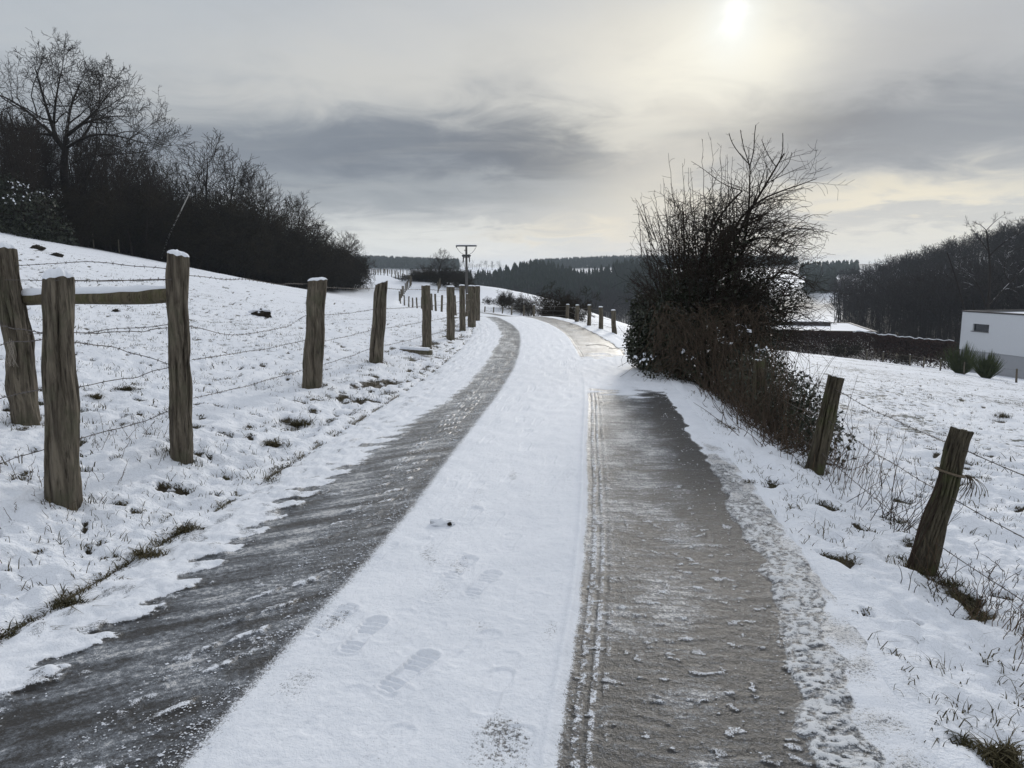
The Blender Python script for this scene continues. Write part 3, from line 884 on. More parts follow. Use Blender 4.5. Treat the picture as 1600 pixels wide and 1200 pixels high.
for k in range(len(ends) - 1):
    for fr2 in (.35, .75, 1.1):
        a_ = ends[k] + Vector((0, 0, fr2)); b_ = ends[k + 1] + Vector((0, 0, fr2))
        barbed_wire(LF, a_, b_, .02, 500 + k, barbs=False, r=.004)
# wisp of hair and a stub on the posts by the rail
wq = []
rg = np.random.default_rng(8)
c0 = P(18, 535, LP[0][0].y - .12)
for k in range(16):
    tt = np.linspace(0, 1, 8); s_ = rg.uniform(-.03, .03)
    p = np.array(c0) + np.stack([s_ + .05 * np.sin(tt * 3 + k) * tt, -.01 * np.ones(8), -.22 * tt + rg.uniform(0, .04)], -1)
    wq.append(tube(p, .0012, 3))
V_, F_ = merge(wq)
link("hair_wisp", mesh_np("hair_wisp", V_ - np.array(LF_loc), F_), plain("pale_hair", (.42, .38, .33)), LF)

# ---- right roadside fence
RF = thing("wire_fence", "barbed wire fence of short mossy leaning posts along the right roadside", "fence", (2.6, 5, gz(2.6, 5)))
RF_loc = Vector(RF.location)
right_posts = [(1440, 890, 1504, 671, 38, 33, 21, 1.7, 0), (1272, 737, 1307, 589, 30, 24, 22, .6, 0), (1184, 655, 1187, 562, 20, 19, 23, .4, 0)]
RP = []
for k, (bx, by, tx, ty, w0, w1, sdv, kn, cap) in enumerate(right_posts):
    base, h, r0, r1, lean = post_from_picture(bx, by, tx, ty, w0, w1)
    build_post("post", RF, base - RF_loc, h, r0, r1, lean, sdv, mossy_mat, 0, kn, 72, 64, slope=[-.25, -.2, .1][k], lob=.16,
               label=["mossy leaning post with a knot, a loop of twine and patches of snow", "mossy post leaning right at the end of the brambles", None][k])
    RP.append((base, h, r0, lean))
q = Vector((2.52, 1.6, 0)); q.z = gz(q.x, q.y)
build_post("post", RF, q - RF_loc, .85, .075, .07, (.2, 0), 29, mossy_mat, .02, .6, 16, 20)
RP0 = (q, .85, .075, (.2, 0))
for k, (px, py, tx, ty, yy) in enumerate([(960, 524, 958, 485, 21.0), (939, 519, 939, 480, 22.2), (920, 514, 921, 477, 23.6), (901, 509, 902, 477, 25.6), (886, 506, 887, 476, 28.5),
                                   (834, 499, 835, 476, 39), (818, 496, 819, 477, 52), (799, 494, 800, 478.5, 57), (784.5, 494, 786, 480, 61), (770.5, 492.5, 771.5, 480, 64), (757, 491.5, 758, 479, 67)]):
    b_ = P(px, py, yy); top = P(tx, ty, yy)
    b_.z = gz(b_.x, b_.y)
    build_post("post", RF, b_ - RF_loc, top.z - b_.z, .075 if k < 5 else .07, .068 if k < 5 else .06, (top.x - b_.x, 0), 60 + k, post_mat, .03 if k < 6 else 0, .4, 12 if k < 5 else 8, 10)
    RP.append((b_, top.z - b_.z, .07, (top.x - b_.x, 0)))
def on_rp(e, fr2, sx=0):
    b_, h, r_, l = e
    return Vector((b_.x + l[0] * fr2 + sx * r_, b_.y, b_.z + h * fr2))
chain = [RP0] + RP
for k in range(len(chain) - 1):
    if k == 3:
        fr3 = ()                                      # swallowed by the bush
    else:
        fr3 = (.88, .55, .22)
    for j, fr2 in enumerate(fr3):
        barbed_wire(RF, on_rp(chain[k], fr2), on_rp(chain[k + 1], fr2), .02, 700 + k * 5 + j, kink=.01, barbs=k < 3, r=.0028 if k < 4 else .004)
# twine loop with frayed end on the nearest right post, and a dead vine up its side
b_, h, r_, l = RP[0]
parts_ = []
cc = on_rp(RP[0], .70)
an = np.linspace(0, 2 * math.pi, 20)
parts_.append(tube(np.stack([cc.x + r_ * 1.08 * np.cos(an), cc.y + r_ * 1.08 * np.sin(an), cc.z - .02 * np.cos(an)], -1), .007, 5))
rg = np.random.default_rng(3)
for k in range(26):
    tt = np.linspace(0, 1, 7); e = rg.normal(size=3) * .03
    p = np.array([cc.x + r_ * 1.1, cc.y - .02, cc.z - .01]) + np.stack([.05 * np.sin(tt * 2.4) + e[0] * tt, e[1] * tt, -.12 * tt ** 1.4 + e[2] * tt], -1)
    parts_.append(tube(p, .0018, 3))
V_, F_ = merge(parts_)
link("twine", mesh_np("twine", V_ - np.array(RF_loc), F_), plain("frayed_twine", (.12, .095, .065)), RF)
parts_ = []
for sdx in range(3):
    fr = np.linspace(-.05, .95 - .2 * sdx, 14)
    p = np.array([list(on_rp(RP[0], f_, -1.05 - .5 * math.sin(f_ * 5 + sdx))) for f_ in fr]); p[:, 1] -= .03
    parts_.append(tube(p, np.linspace(.007, .003, 14), 5))
V_, F_ = merge(parts_)
link("dead_vine", mesh_np("dead_vine", V_ - np.array(RF_loc), F_), twig_red, RF)

# ---- fence on the far side of the right pasture
QF = thing("wire_fence", "low fence of thin stakes across the far edge of the right pasture", "fence", (31, 55, gz(31, 55)))
qf = [(1290, 549, 72), (1320, 554, 69), (1354.5, 562, 66), (1379, 567, 64.5), (1400, 571, 63), (1421.5, 572, 61), (1442.5, 576, 58.5), (1469, 580.6, 55.5), (1506, 585, 52), (1540, 590, 49), (1588, 596, 45.5), (1640, 604, 42), (1700, 612, 39)]
prev = None
for k, (px, py, yy) in enumerate(qf):
    d = ray(px, py); x = d[0] / d[1] * yy
    q = Vector((x, yy, gz(x, yy)))
    build_post("post", QF, q - Vector(QF.location), .92 + .1 * math.sin(k * 3.1), .065, .055, (.05 * math.sin(k * 2.3), 0), 90 + k, post_mat, .02 if k % 2 else 0, .4, 8, 8)
    if prev is not None:
        for fr2 in (.4, .8):
            barbed_wire(QF, prev + Vector((0, 0, fr2)), q + Vector((0, 0, fr2)), .02, 900 + k, barbs=False, r=.004)
    prev = q
# ---- fences along the far track
TF = thing("track_fence", "far fence of small dark posts climbing the snowy hillside beside the track", "fence", (-16, 110, gz(-16, 110)))
def track_post(x, y, k):
    q = Vector((x, y, gz(x, y)))
    build_post("post", TF, q - Vector(TF.location), 1.25 + .12 * math.sin(k * 2.7), .09, .08, (.1 * math.sin(k * 1.3), 0), 120 + k, post_mat, 0, .3, 6, 6)
k = 0
for yy in np.concatenate([np.arange(92, 122, 2.6), np.arange(122, 190, 3.2)]):
    cxx = float(np.interp(yy, RY, RX)); hh2 = float(np.interp(yy, RY, RH)); c2 = 1 / math.sqrt(1 + hh2 * hh2)
    track_post(cxx - 2.3 * c2, yy + 2.3 * hh2 * c2, k); k += 1
    if yy > 104:
        track_post(cxx + 2.3 * c2, yy - 2.3 * hh2 * c2, k); k += 1
# ---------------------------------------------------------------- trees
def grow(out, p, d, L, r, lvl, S, rg, maxlvl):
    """recursive bare branch: appends (points, radii, level)"""
    n = S['seg'][min(lvl, len(S['seg']) - 1)]
    pts_ = [p.copy()]; rad = [r]
    step = L / n; d = d.normalized()
    w = S['wig'][min(lvl, len(S['wig']) - 1)]; tp = S['trop'][min(lvl, len(S['trop']) - 1)]
    q = p.copy(); dirs = [d.copy()]
    for i in range(n):
        d = d + Vector((rg.gauss(0, w), rg.gauss(0, w), rg.gauss(0, w) + tp))
        d.normalize(); q = q + d * step
        pts_.append(q.copy()); dirs.append(d.copy())
        rad.append(max(S['minr'], r * (1 - (i + 1) / n * S['tap'][min(lvl, len(S['tap']) - 1)])))
    out.append((pts_, rad, lvl))
    if lvl >= maxlvl: return
    sprout(out, pts_, rad, dirs, L, lvl, S, rg, maxlvl)

def sprout(out, pts_, rad, dirs, L, lvl, S, rg, maxlvl, t0=None, count=None):
    nk = count if count is not None else S['kids'][min(lvl, len(S['kids']) - 1)]
    nk = max(1, int(round(nk * rg.uniform(.8, 1.2))))
    st = t0 if t0 is not None else S['start'][min(lvl, len(S['start']) - 1)]
    az_ = rg.uniform(0, 6.28); n = len(pts_) - 1
    for k in range(nk):
        t = st + (1 - st) * (k + rg.uniform(.2, .9)) / nk
        f = min(t * n, n - 1e-4); i = int(f); u = f - i
        p = pts_[i].lerp(pts_[i + 1], u); d = dirs[min(i + 1, n)]
        az_ += 2.4 + rg.uniform(-.5, .5)
        ref = Vector((0, 0, 1)) if abs(d.z) < .9 else Vector((1, 0, 0))
        a = d.cross(ref).normalized(); b = d.cross(a)
        ang = math.radians(S['ang'][min(lvl, len(S['ang']) - 1)] * rg.uniform(.75, 1.25))
        nd = d * math.cos(ang) + (a * math.cos(az_) + b * math.sin(az_)) * math.sin(ang)
        rr = rad[i] * (1 - u) + rad[i + 1] * u
        cl_ = L * S['len'][min(lvl, len(S['len']) - 1)] * rg.uniform(.65, 1.2) * (1.15 - .6 * (t - st) / (1 - st + 1e-6))
        grow(out, p, nd, cl_, max(S['minr'], rr * S['rat'][min(lvl, len(S['rat']) - 1)]), lvl + 1, S, rg, maxlvl)

def tubes(branches, sides):
    """all branches as tapered tubes, vectorised by group; returns V, quads"""
    groups = {}
    for (p, r, l) in branches:
        k = sides[min(l, len(sides) - 1)]
        groups.setdefault((len(p), k), []).append((p, r))
    parts_ = []
    for (N, k), lst in groups.items():
        p = np.array([[tuple(v) for v in b[0]] for b in lst]); r = np.array([b[1] for b in lst])
        t = np.gradient(p, axis=1); t /= np.linalg.norm(t, axis=2, keepdims=True) + 1e-9
        mt = t.mean(1, keepdims=True)
        ref = np.where(np.abs(mt[..., 2:3]) < .85, np.array([0, 0, 1.0]), np.array([1.0, 0, 0]))
        a = np.cross(t, np.broadcast_to(ref, t.shape)); a /= np.linalg.norm(a, axis=2, keepdims=True) + 1e-9
        b = np.cross(t, a)
        an = np.linspace(0, 2 * math.pi, k, endpoint=False)
        V = p[:, :, None] + r[:, :, None, None] * (np.cos(an)[None, None, :, None] * a[:, :, None] + np.sin(an)[None, None, :, None] * b[:, :, None])
        B = len(lst)
        i = np.arange(B * N * k).reshape(B, N, k); n = np.roll(i, -1, 2)
        F = np.stack([i[:, :-1], n[:, :-1], n[:, 1:], i[:, 1:]], -1).reshape(-1, 4)
        parts_.append((V.reshape(-1, 3), F))
    return merge(parts_)

STY = {
    'oak': dict(seg=[7, 7, 6, 4, 3], wig=[.08, .15, .20, .24, .26], trop=[.02, .10, .10, .07, .02], tap=[.55, .7, .75, .7, .6], kids=[7, 8, 7, 6, 0], start=[.3, .25, .2, .15], ang=[48, 50, 52, 50], len=[.75, .55, .50, .50], rat=[.55, .55, .5, .55], minr=.013),
    'ash': dict(seg=[9, 6, 5, 3], wig=[.05, .10, .14, .2], trop=[.03, .10, .08, .04], tap=[.85, .8, .75, .6], kids=[20, 8, 6, 3], start=[.22, .2, .2, .2], ang=[42, 40, 40, 40], len=[.48, .50, .50, .5], rat=[.42, .5, .55, .6], minr=.011),
    'pole': dict(seg=[9, 5, 4, 3], wig=[.04, .10, .14, .2], trop=[.03, .10, .08, .04], tap=[.85, .8, .7, .6], kids=[22, 7, 5, 0], start=[.30, .2, .2, .2], ang=[38, 38, 40, 40], len=[.28, .5, .5, .5], rat=[.40, .5, .55, .6], minr=.018),
    'scrub': dict(seg=[6, 5, 4, 3], wig=[.14, .20, .25, .3], trop=[.02, .04, .02, .0], tap=[.7, .75, .7, .6], kids=[9, 7, 6, 0], start=[.12, .15, .15, .2], ang=[45, 48, 48, 45], len=[.58, .55, .55, .5], rat=[.5, .55, .6, .6], minr=.010),
    'farwood': dict(seg=[5, 3, 2], wig=[.06, .16, .2], trop=[.02, .07, .03], tap=[.8, .8, .6], kids=[11, 5, 0], start=[.3, .2, .2], ang=[45, 45, 45], len=[.42, .5, .5], rat=[.45, .6, .6], minr=.035),
}
def make_tree(style, H, r, seed, maxlvl, stems=1, lean=.05, spread=0.0, sides=(9, 6, 4, 3, 3)):
    """returns (trunk V,F), (crown V,F): a bare tree about H metres tall standing on z = 0"""
    rg = random.Random(seed); S = STY[style]
    br = []
    for s in range(stems):
        a = rg.uniform(0, 6.28)
        d = Vector((math.cos(a) * (spread * rg.uniform(.3, 1) + lean), math.sin(a) * (spread * rg.uniform(.3, 1) + lean), 1))
        grow(br, Vector((math.cos(a) * spread * .3, math.sin(a) * spread * .3, -.25)), d, H * (1 if stems == 1 else rg.uniform(.6, 1)), r * (1 if stems == 1 else rg.uniform(.6, 1)), 0, S, rg, maxlvl)
    zt = max(p.z for b in br for p in b[0]); k = H / zt
    br = [([p * k for p in b[0]], b[1], b[2]) for b in br]
    # root flare
    tr = [b for b in br if b[2] == 0]; cr_ = [b for b in br if b[2] > 0]
    for b in tr: b[1][0] *= 1.35
    return tubes(tr, sides), tubes(cr_, sides)

def pmesh(name, vf): return mesh_np(name, vf[0], vf[1])

class Proto:
    def __init__(self, trunk, crown, mt, mc):
        self.trunk = pmesh("trunk", trunk); self.crown = pmesh("crown", crown)
        self.trunk.materials.append(mt); self.crown.materials.append(mc)
    def place(self, name, label, cat, loc, rz, s, group=None, sz=None):
        o = thing(name, label, cat, loc, group)
        o.rotation_euler = (0, 0, rz); o.scale = (s, s, sz or s)
        link("trunk", self.trunk, None, o); link("crown", self.crown, None, o)
        return o

def at_ground(px, y, dz=0.0):
    d = ray(px, 430); x = d[0] / d[1] * y
    return Vector((x, y, gz(x, y) + dz))

ASH = [Proto(*make_tree('ash', 10, .16, 50 + k, 3), bark, twig) for k in range(3)]
POLE = [Proto(*make_tree('pole', 13, .14, 60 + k, 2), bark, twig) for k in range(4)]
SCRUB = [Proto(*make_tree('scrub', 4, .06, 70 + k, 3, stems=9, spread=.8, sides=(5, 4, 3, 3)), twig, scrub_mat) for k in range(3)]
WG = 'bare trees of the dark wood on the left hill'

# the big oak at the wood's edge: main limbs follow the photograph's tree, the rest grows from them
def limb(pix, y, r0, r1, dys, rg):
    pts_ = []
    for i, (px, py) in enumerate(pix):
        pts_.append(P(px, py, y + dys * (i / (len(pix) - 1)) ** 1.2))
    # resample
    a = np.array([tuple(v) for v in pts_]); s = np.concatenate([[0], np.cumsum(np.linalg.norm(np.diff(a, axis=0), axis=1))])
    m = max(6, 2 * len(pix)); q = np.linspace(0, s[-1], m)
    b = np.stack([np.interp(q, s, a[:, i]) for i in range(3)], -1)
    k = np.array([.25, .5, .25]); c_ = b.copy()
    for _ in range(2):
        c_[1:-1] = .25 * c_[:-2] + .5 * c_[1:-1] + .25 * c_[2:]
    b = c_
    ps = [Vector(v) for v in b]
    dirs = [(ps[min(i + 1, m - 1)] - ps[max(i - 1, 0)]).normalized() for i in range(m)]
    return ps, list(np.linspace(r0, r1, m)), dirs, s[-1]
def tree_from_limbs(name, label, cat, base, trunk_limbs, limbs, style, seed, maxlvl, mt, mc, y, group=None, kids=9, kscale=1.0, sides=(9, 6, 4, 3, 3)):
    rg = random.Random(seed); S = STY[style]
    tr, cr_ = [], []
    for (pix, r0, r1, dy) in trunk_limbs:
        ps, rad, dirs, L = limb(pix, y, r0, r1, dy, rg)
        tr.append((ps, rad, 0))
    for (pix, r0, r1, dy) in limbs:
        ps, rad, dirs, L = limb(pix, y, r0, r1, dy, rg)
        cr_.append((ps, rad, 1))
        sprout(cr_, ps, rad, dirs, L * kscale, 1, S, rg, maxlvl, t0=.28, count=kids)
        for _ in range(3 if kids > 6 else 1): grow(cr_, ps[-1], dirs[-1] + Vector((rg.gauss(0, .3), rg.gauss(0, .3), rg.gauss(0, .3))), L * .28, rad[-1] * .8, 2, S, rg, maxlvl)
    t = thing(name, label, cat, base, group)
    off = np.array(base)
    V_, F_ = tubes(tr, sides); link("trunk", mesh_np("trunk", V_ - off, F_), mt, t)
    V_, F_ = tubes(cr_, sides); link("crown", mesh_np("crown", V_ - off, F_), mc, t)
    return t
OY = 66
ob = at_ground(119, OY)
by_ = 600 - FOC * math.tan(math.atan2(ob.z - EYE, OY) + PITCH) 
OAK = [
    ([(102, 238), (88, 212), (80, 180), (70, 140), (62, 105), (55, 75)], .20, .05, -3), ([(102, 238), (84, 205), (60, 175), (35, 150), (8, 128), (-25, 118)], .19, .05, 4),
    ([(102, 235), (104, 200), (107, 170), (112, 140), (122, 115), (130, 90)], .20, .05, 5), ([(105, 205), (125, 185), (150, 160), (165, 130), (178, 112)], .16, .04, -5),
    ([(107, 200), (130, 180), (155, 172), (185, 165), (212, 170)], .14, .04, 6), ([(84, 205), (84, 165), (88, 130), (92, 100), (98, 70)], .13, .04, -6),
    ([(103, 230), (125, 212), (150, 200), (180, 205), (215, 215), (245, 232)], .14, .03, -6), ([(120, 225), (140, 190), (152, 160), (158, 130), (155, 100)], .12, .04, 3),
    ([(112, 255), (135, 245), (165, 242), (200, 240), (235, 236)], .10, .03, 4), ([(100, 262), (80, 252), (65, 240), (40, 230)], .09, .03, 4), ([(100, 262), (75, 265), (60, 258)], .07, .03, -4),
    ([(84, 205), (50, 200), (20, 190), (-15, 175)], .12, .03, -5), ([(122, 300), (150, 255), (152, 200), (150, 170)], .13, .04, 2)]
OAK = [([(x_, y_ if y_ > 238 else 238 - (238 - y_) * .80) for (x_, y_) in p_], r0_, r1_ * .6, d_) for (p_, r0_, r1_, d_) in OAK]
tree_from_limbs("oak_tree", "tallest spreading bare tree at the edge of the left wood, heavy twisted limbs", "tree", ob,
    [([(119, by_ + 6), (114, 325), (104, 300), (98, 270), (102, 236), (104, 215)], .52, .24, 0), ([(119, by_), (126, 310), (135, 270)], .34, .14, 1)], OAK, 'oak', 11, 4, bark_snow, bark, OY, WG, kids=11, kscale=.8)

# other trees whose outline stands against the sky: (px, y, top py)
rgw = random.Random(5)
def h_for(px, y, top): 
    b = at_ground(px, y); return P(px, top, y).z - b.z
sky_trees = [(318, 88, 196, 0, "round topped bare tree rising above the thicket right of the tall oak"),
             (285, 92, 240, 1, "slim bare tree between the oak and the round topped tree"),
             (352, 90, 232, 2, "bare tree on the right shoulder of the round topped tree"),
             (424, 96, 262, 1, "slender upright bare tree in the middle of the wood edge, above the low scrub"),
             (400, 98, 256, 0, "narrow bare tree just left of the slender upright tree above the scrub"),
             (462, 100, 296, 2, "fan shaped bare tree right of the slender upright one"),
             (500, 104, 326, 0, "small bare tree near the right end of the wood"),
             (536, 108, 358, 1, "small lone bare tree at the right tip of the wood, pale sky behind"),
             (236, 84, 205, 0, "bare tree close right of the tall oak, half hidden in the wood")]
for (px, y, top, k, lab) in sky_trees:
    b = at_ground(px, y); h = P(px, top, y).z - b.z
    ASH[k].place("bare_tree", lab, "tree", b, rgw.uniform(0, 6.28), h / 10 * 1.25, WG, h / 10)
# trees packed behind the edge
def wood_edge_y(x): return float(np.interp(x, [-200, -60, -37, -30, -24, -21, -18], [40, 50, 56, 70, 82, 96, 112]))
cnt = 0
top_line = lambda px: float(np.interp(px, [-300, 0, 60, 120, 200, 240, 262, 300, 400, 450, 520, 560], [120, 150, 165, 180, 190, 240, 290, 305, 335, 355, 390, 415]))
while cnt < 235:
    px = rgw.uniform(-240, 520); dep = rgw.random() ** 1.3 * 42 + 3
    x0 = (px - 800) / FOC * 75
    y = wood_edge_y(x0 * 1.0) + dep
    b = at_ground(px, y)
    if wood_field(np.array([b.x]), np.array([b.y]))[0] < .3: continue
    top = top_line(px) + rgw.uniform(0, 45)
    h = P(px, top, y).z - b.z
    if h < 3: continue
    h = min(h, 17)
    POLE[cnt % 4].place("bare_tree", "slim bare tree among many others deep in the dark left wood", "tree", b, rgw.uniform(0, 6.28), max(.7, h / 13) , WG, h / 13)
    cnt += 1
# scrub along the edge of the wood
SG = 'dark scrub along the edge of the left wood'
scr = []
for px in range(255, 560, 13):
    scr.append((px + rgw.uniform(-5, 5), float(np.interp(px, [255, 300, 400, 500, 560], [68, 72, 80, 92, 104])) + rgw.uniform(-1, 3), float(np.interp(px, [250, 270, 300, 350, 400, 440, 480, 520, 560], [375, 345, 315, 300, 318, 335, 352, 370, 405])) + rgw.uniform(-8, 14)))
for px in range(255, 560, 17):
    scr.append((px + rgw.uniform(-5, 5), float(np.interp(px, [255, 300, 400, 500, 560], [68, 72, 80, 92, 104])) + rgw.uniform(3, 9), float(np.interp(px, [250, 270, 300, 350, 400, 440, 480, 520, 560], [360, 330, 300, 292, 305, 322, 342, 362, 395])) + rgw.uniform(-10, 10)))
for px in range(-60, 270, 9):
    scr.append((px + rgw.uniform(-6, 6), wood_edge_y((px - 800) / FOC * 65) + rgw.uniform(4, 22), rgw.uniform(255, 320)))
for k, (px, y, top) in enumerate(scr):
    b = at_ground(px, y); h = max(1.2, P(px, top, y).z - b.z)
    SCRUB[k % 3].place("scrub_bush", "dark leafless scrub bush in the dense thicket at the foot of the left wood", "bush", b, rgw.uniform(0, 6.28), max(.75, h / 4), SG, h / 4)

# leaf-clad shrub mass (ivy, bramble) as small leaf faces through ellipsoids
def leaf_faces(ells, n, size, rg, surf=.55, down=0.25):
    """ells: (centre, radii, weight); returns V, quads of folded little leaves"""
    wts = np.array([e[2] * e[1][0] * e[1][1] for e in ells]); wts = wts / wts.sum()
    idx = rg.choice(len(ells), n, p=wts)
    C = np.array([tuple(e[0]) for e in ells])[idx]; R = np.array([tuple(e[1]) for e in ells])[idx]
    d = rg.normal(size=(n, 3)); d /= np.linalg.norm(d, axis=1, keepdims=True)
    rr = np.where(rg.random(n) < surf, rg.uniform(.80, 1.08, n), rg.random(n) ** (1 / 2.2))
    rr = rr * (1 + .22 * perlin(d[:, 0] * 3 + idx * 7.1, d[:, 2] * 3 + d[:, 1] * 2, 3))
    p = C + d * R * rr[:, None]
    a = rg.normal(size=(n, 3)); a /= np.linalg.norm(a, axis=1, keepdims=True)
    b = np.cross(a, rg.normal(size=(n, 3))); b /= np.linalg.norm(b, axis=1, keepdims=True)
    s = (size * rg.uniform(.45, 1.5, n))[:, None]
    v0 = p - a * s; v2 = p + a * s
    v1 = p + b * s * .62 - a * s * .2; v3 = p - b * s * .62 - a * s * .2
    V = np.stack([v0, v1, v2, v3], 1).reshape(-1, 3)
    return V, np.arange(n * 4).reshape(n, 4)
nrg = np.random.default_rng(12)
# ivy covered mound at the far left with snow on it
mb = at_ground(40, 57)
M = thing("ivy_thicket", "dark ivy covered mound flecked with snow, left of the tallest tree", "bush", mb)
el_ = [(P(0, 325, 57) , (3.0, 2.2, 2.6), 1), (P(50, 335, 57), (2.0, 1.8, 1.9), 1), (P(85, 362, 57), (1.2, 1.3, 1.0), 1), (P(-60, 300, 58), (3.5, 2.5, 3.5), 1), (P(100, 378, 58), (.9, .9, .5), 1), (P(30, 370, 56), (2.2, 1.5, 1.2), 1)]
V_, F_ = leaf_faces(el_, 9000, .11, nrg); link("ivy_leaves", mesh_np("ivy_leaves", V_ - np.array(mb), F_, smooth=False), ivy_mat, M)
V_, F_ = leaf_faces([(e[0] + Vector((0, 0, e[1][2] * .12)), e[1], 1) for e in el_[:4]], 150, .15, nrg, 1.0); 
V_, F_ = leaf_faces([(P(30, 290, 56), (1.0, 1.0, .3), 1), (P(62, 305, 56), (.8, 1, .3), 1), (P(20, 310, 55), (1.5, .8, .5), 1)], 55, .09, nrg, .5); stuff(link("snow_flecks", mesh_np("snow_flecks", V_ - np.array(mb), F_, smooth=False), snow_mat, M))
st_ = []
for k in range(60):
    c_ = np.array(mb) + np.array([nrg.uniform(-3.5, 3), nrg.uniform(-1, 1), 0]); d = Vector((nrg.normal() * .3, nrg.normal() * .3, 1))
    grow(st_, Vector(c_), d, nrg.uniform(1.5, 3.6), .03, 2, STY['scrub'], rgw, 3)
V_, F_ = tubes(st_, (4, 4, 3, 3)); link("stems", mesh_np("stems", V_ - np.array(mb), F_), twig, M)
# pale leaning birch
bq = P(252, 402, 70); bq.z = gz(bq.x, bq.y)
tree_from_limbs("birch_tree", "pale thin birch trunk leaning right in front of the dark left thicket", "tree", bq,
    [([(252, 404), (262, 372), (275, 345), (285, 325), (297, 300)], .09, .04, 0)], [([(285, 325), (297, 300), (308, 275), (318, 255)], .04, .015, 0)], 'pole', 13, 2, birch, twig, 70, None, kids=4)

# ---------------------------------------------------------------- middle distance bushes and bare tree
def bush_at(name, label, px, y, wpx, top, proto, rz, group=None, sq=1.0):
    b = at_ground(px, y); h = P(px, top, y).z - b.z; w = wpx / FOC * y
    o = proto.place(name, label, "bush", b, rz, w / 4.2, group, max(.2, h / 4) * sq)
    return o
FG = 'dark hedge bushes beyond the bend of the lane'
mids = [(655, 128, 34, 418), (672, 130, 40, 413), (640, 130, 30, 428), (690, 118, 40, 408), (706, 116, 44, 416), (722, 112, 36, 428), (684, 126, 44, 420), (700, 124, 60, 412), (734, 112, 22, 440), (665, 126, 60, 424)]
for k, (px, y, w, top) in enumerate(mids):
    bush_at("hedge_bush", ["rounded dark bush at the middle of the clump left of the utility pole", "tall dark bush in the clump, left of the small bare tree by the pole", "low dark bush at the left tip of the clump by the utility pole", "tall dark bush just right of the small bare tree by the pole", "dark bush below and right of the small bare tree by the pole", "low dark bush nearest the utility pole in the clump", "dark bush directly under the small bare tree by the pole", "wide dark bush filling the right half of the clump by the pole", "low small bush in front of the utility pole's foot", "wide dark bush filling the left half of the clump by the pole"][k], px, y, w * 1.25, top, SCRUB[k % 3], k * 1.3, FG)
b = at_ground(683, 117); h = P(683, 386, 117).z - b.z
ASH[1].place("bare_tree", "small bare tree standing up from dark bushes just left of the utility pole", "tree", b, 2.0, h / 10 * 1.25, None, h / 10)
mids2 = [(788, 84, 26, 452), (800, 80, 34, 450), (815, 76, 34, 458), (828, 72, 30, 466), (765, 92, 14, 462)]
for k, (px, y, w, top) in enumerate(mids2):
    bush_at("hedge_bush", ["left end bush of the short hedge on the snowy slope beyond the bend", "biggest bush of the short hedge on the snowy slope beyond the bend", "middle bush of the short hedge on the snowy slope beyond the bend", "right end bush of the short hedge on the snowy slope beyond the bend", "tiny bush apart on the left of the short hedge on the slope"][k], px, y, w * 1.3, top, SCRUB[k % 3], k * 1.9, 'short hedge on the snowy slope')
for k, (px, y, w, top) in enumerate([(880, 44, 74, 438), (868, 46, 50, 448), (895, 45, 52, 450), (858, 47, 24, 470)]):
    bush_at("thorn_bush", ["big round leafless thorn bush at the outside of the bend behind the right fence", "left shoulder of the thorn bushes at the outside of the bend", "right shoulder of the thorn bushes at the outside of the bend", "low thorn bush just left of the big round one at the bend"][k], px, y, w * 1.15, top, SCRUB[(k + 1) % 3], k * 2.3)

# ---------------------------------------------------------------- far woods
def conifer(seed, tiers=7, k=7):
    rg = np.random.default_rng(seed); parts_V = []; F = []
    V = []
    for t in range(tiers):
        z1 = .12 + .80 * t / tiers; z0 = z1 - .06; zt = z1 + .24 * (1 - .5 * t / tiers)
        rr = (.235 * (1 - t / tiers) ** .8 + .02)
        o = len(V)
        for j in range(k):
            a = 2 * math.pi * (j + rg.uniform(-.3, .3)) / k
            q = rr * rg.uniform(.65, 1.2)
            V.append((math.cos(a) * q, math.sin(a) * q, z0 + rg.uniform(-.03, .03)))
            a2 = a + math.pi / k
            V.append((math.cos(a2) * q * .45, math.sin(a2) * q * .45, z0 + .05))
        V.append((0, 0, min(1, zt))); c_ = len(V) - 1
        for j in range(2 * k): F.append((o + j, o + (j + 1) % (2 * k), c_))
    o = len(V)
    for z in (-.03, .3):
        for j in range(4): V.append((.014 * math.cos(j * 1.57), .014 * math.sin(j * 1.57), z))
    for j in range(4):
        F.append((o + j, o + (j + 1) % 4, o + 4 + j)); F.append((o + (j + 1) % 4, o + 4 + (j + 1) % 4, o + 4 + j))
    return np.array(V), np.array(F)
CON = [conifer(k, 6 + k % 3) for k in range(8)]
CONS = [conifer(k + 10, 4, 4) for k in range(3)]
def scatter(protos, locs, hs, seed, jig=.15):
    rg = np.random.default_rng(seed); parts_ = []
    for i, (l, h) in enumerate(zip(locs, hs)):
        v, f = protos[i % len(protos)]
        a = rg.uniform(0, 6.28); ca, sa = math.cos(a), math.sin(a); w = h * rg.uniform(1 - jig, 1 + jig)
        x = (v[:, 0] * ca - v[:, 1] * sa) * w + l[0]; y = (v[:, 0] * sa + v[:, 1] * ca) * w + l[1]
        parts_.append((np.stack([x, y, v[:, 2] * h + l[2]], -1), f))
    return merge(parts_)
def far_mass(name, label, cat, protos, xy, hs, seed, mat):
    z = ground_z(xy[:, 0], xy[:, 1], False)
    V_, F_ = scatter(protos, np.column_stack([xy, z]), hs, seed)
    o = stuff(link(name, mesh_np(name, V_, F_, smooth=False), mat))
    return tag(o, label, cat)
FW = []
for k in range(4):
    t_, c_ = make_tree('farwood', 12, .16, 80 + k, 2, sides=(4, 3, 3))
    v, f = merge([t_, c_]); FW.append((v / 12, f))
rg = np.random.default_rng(21)
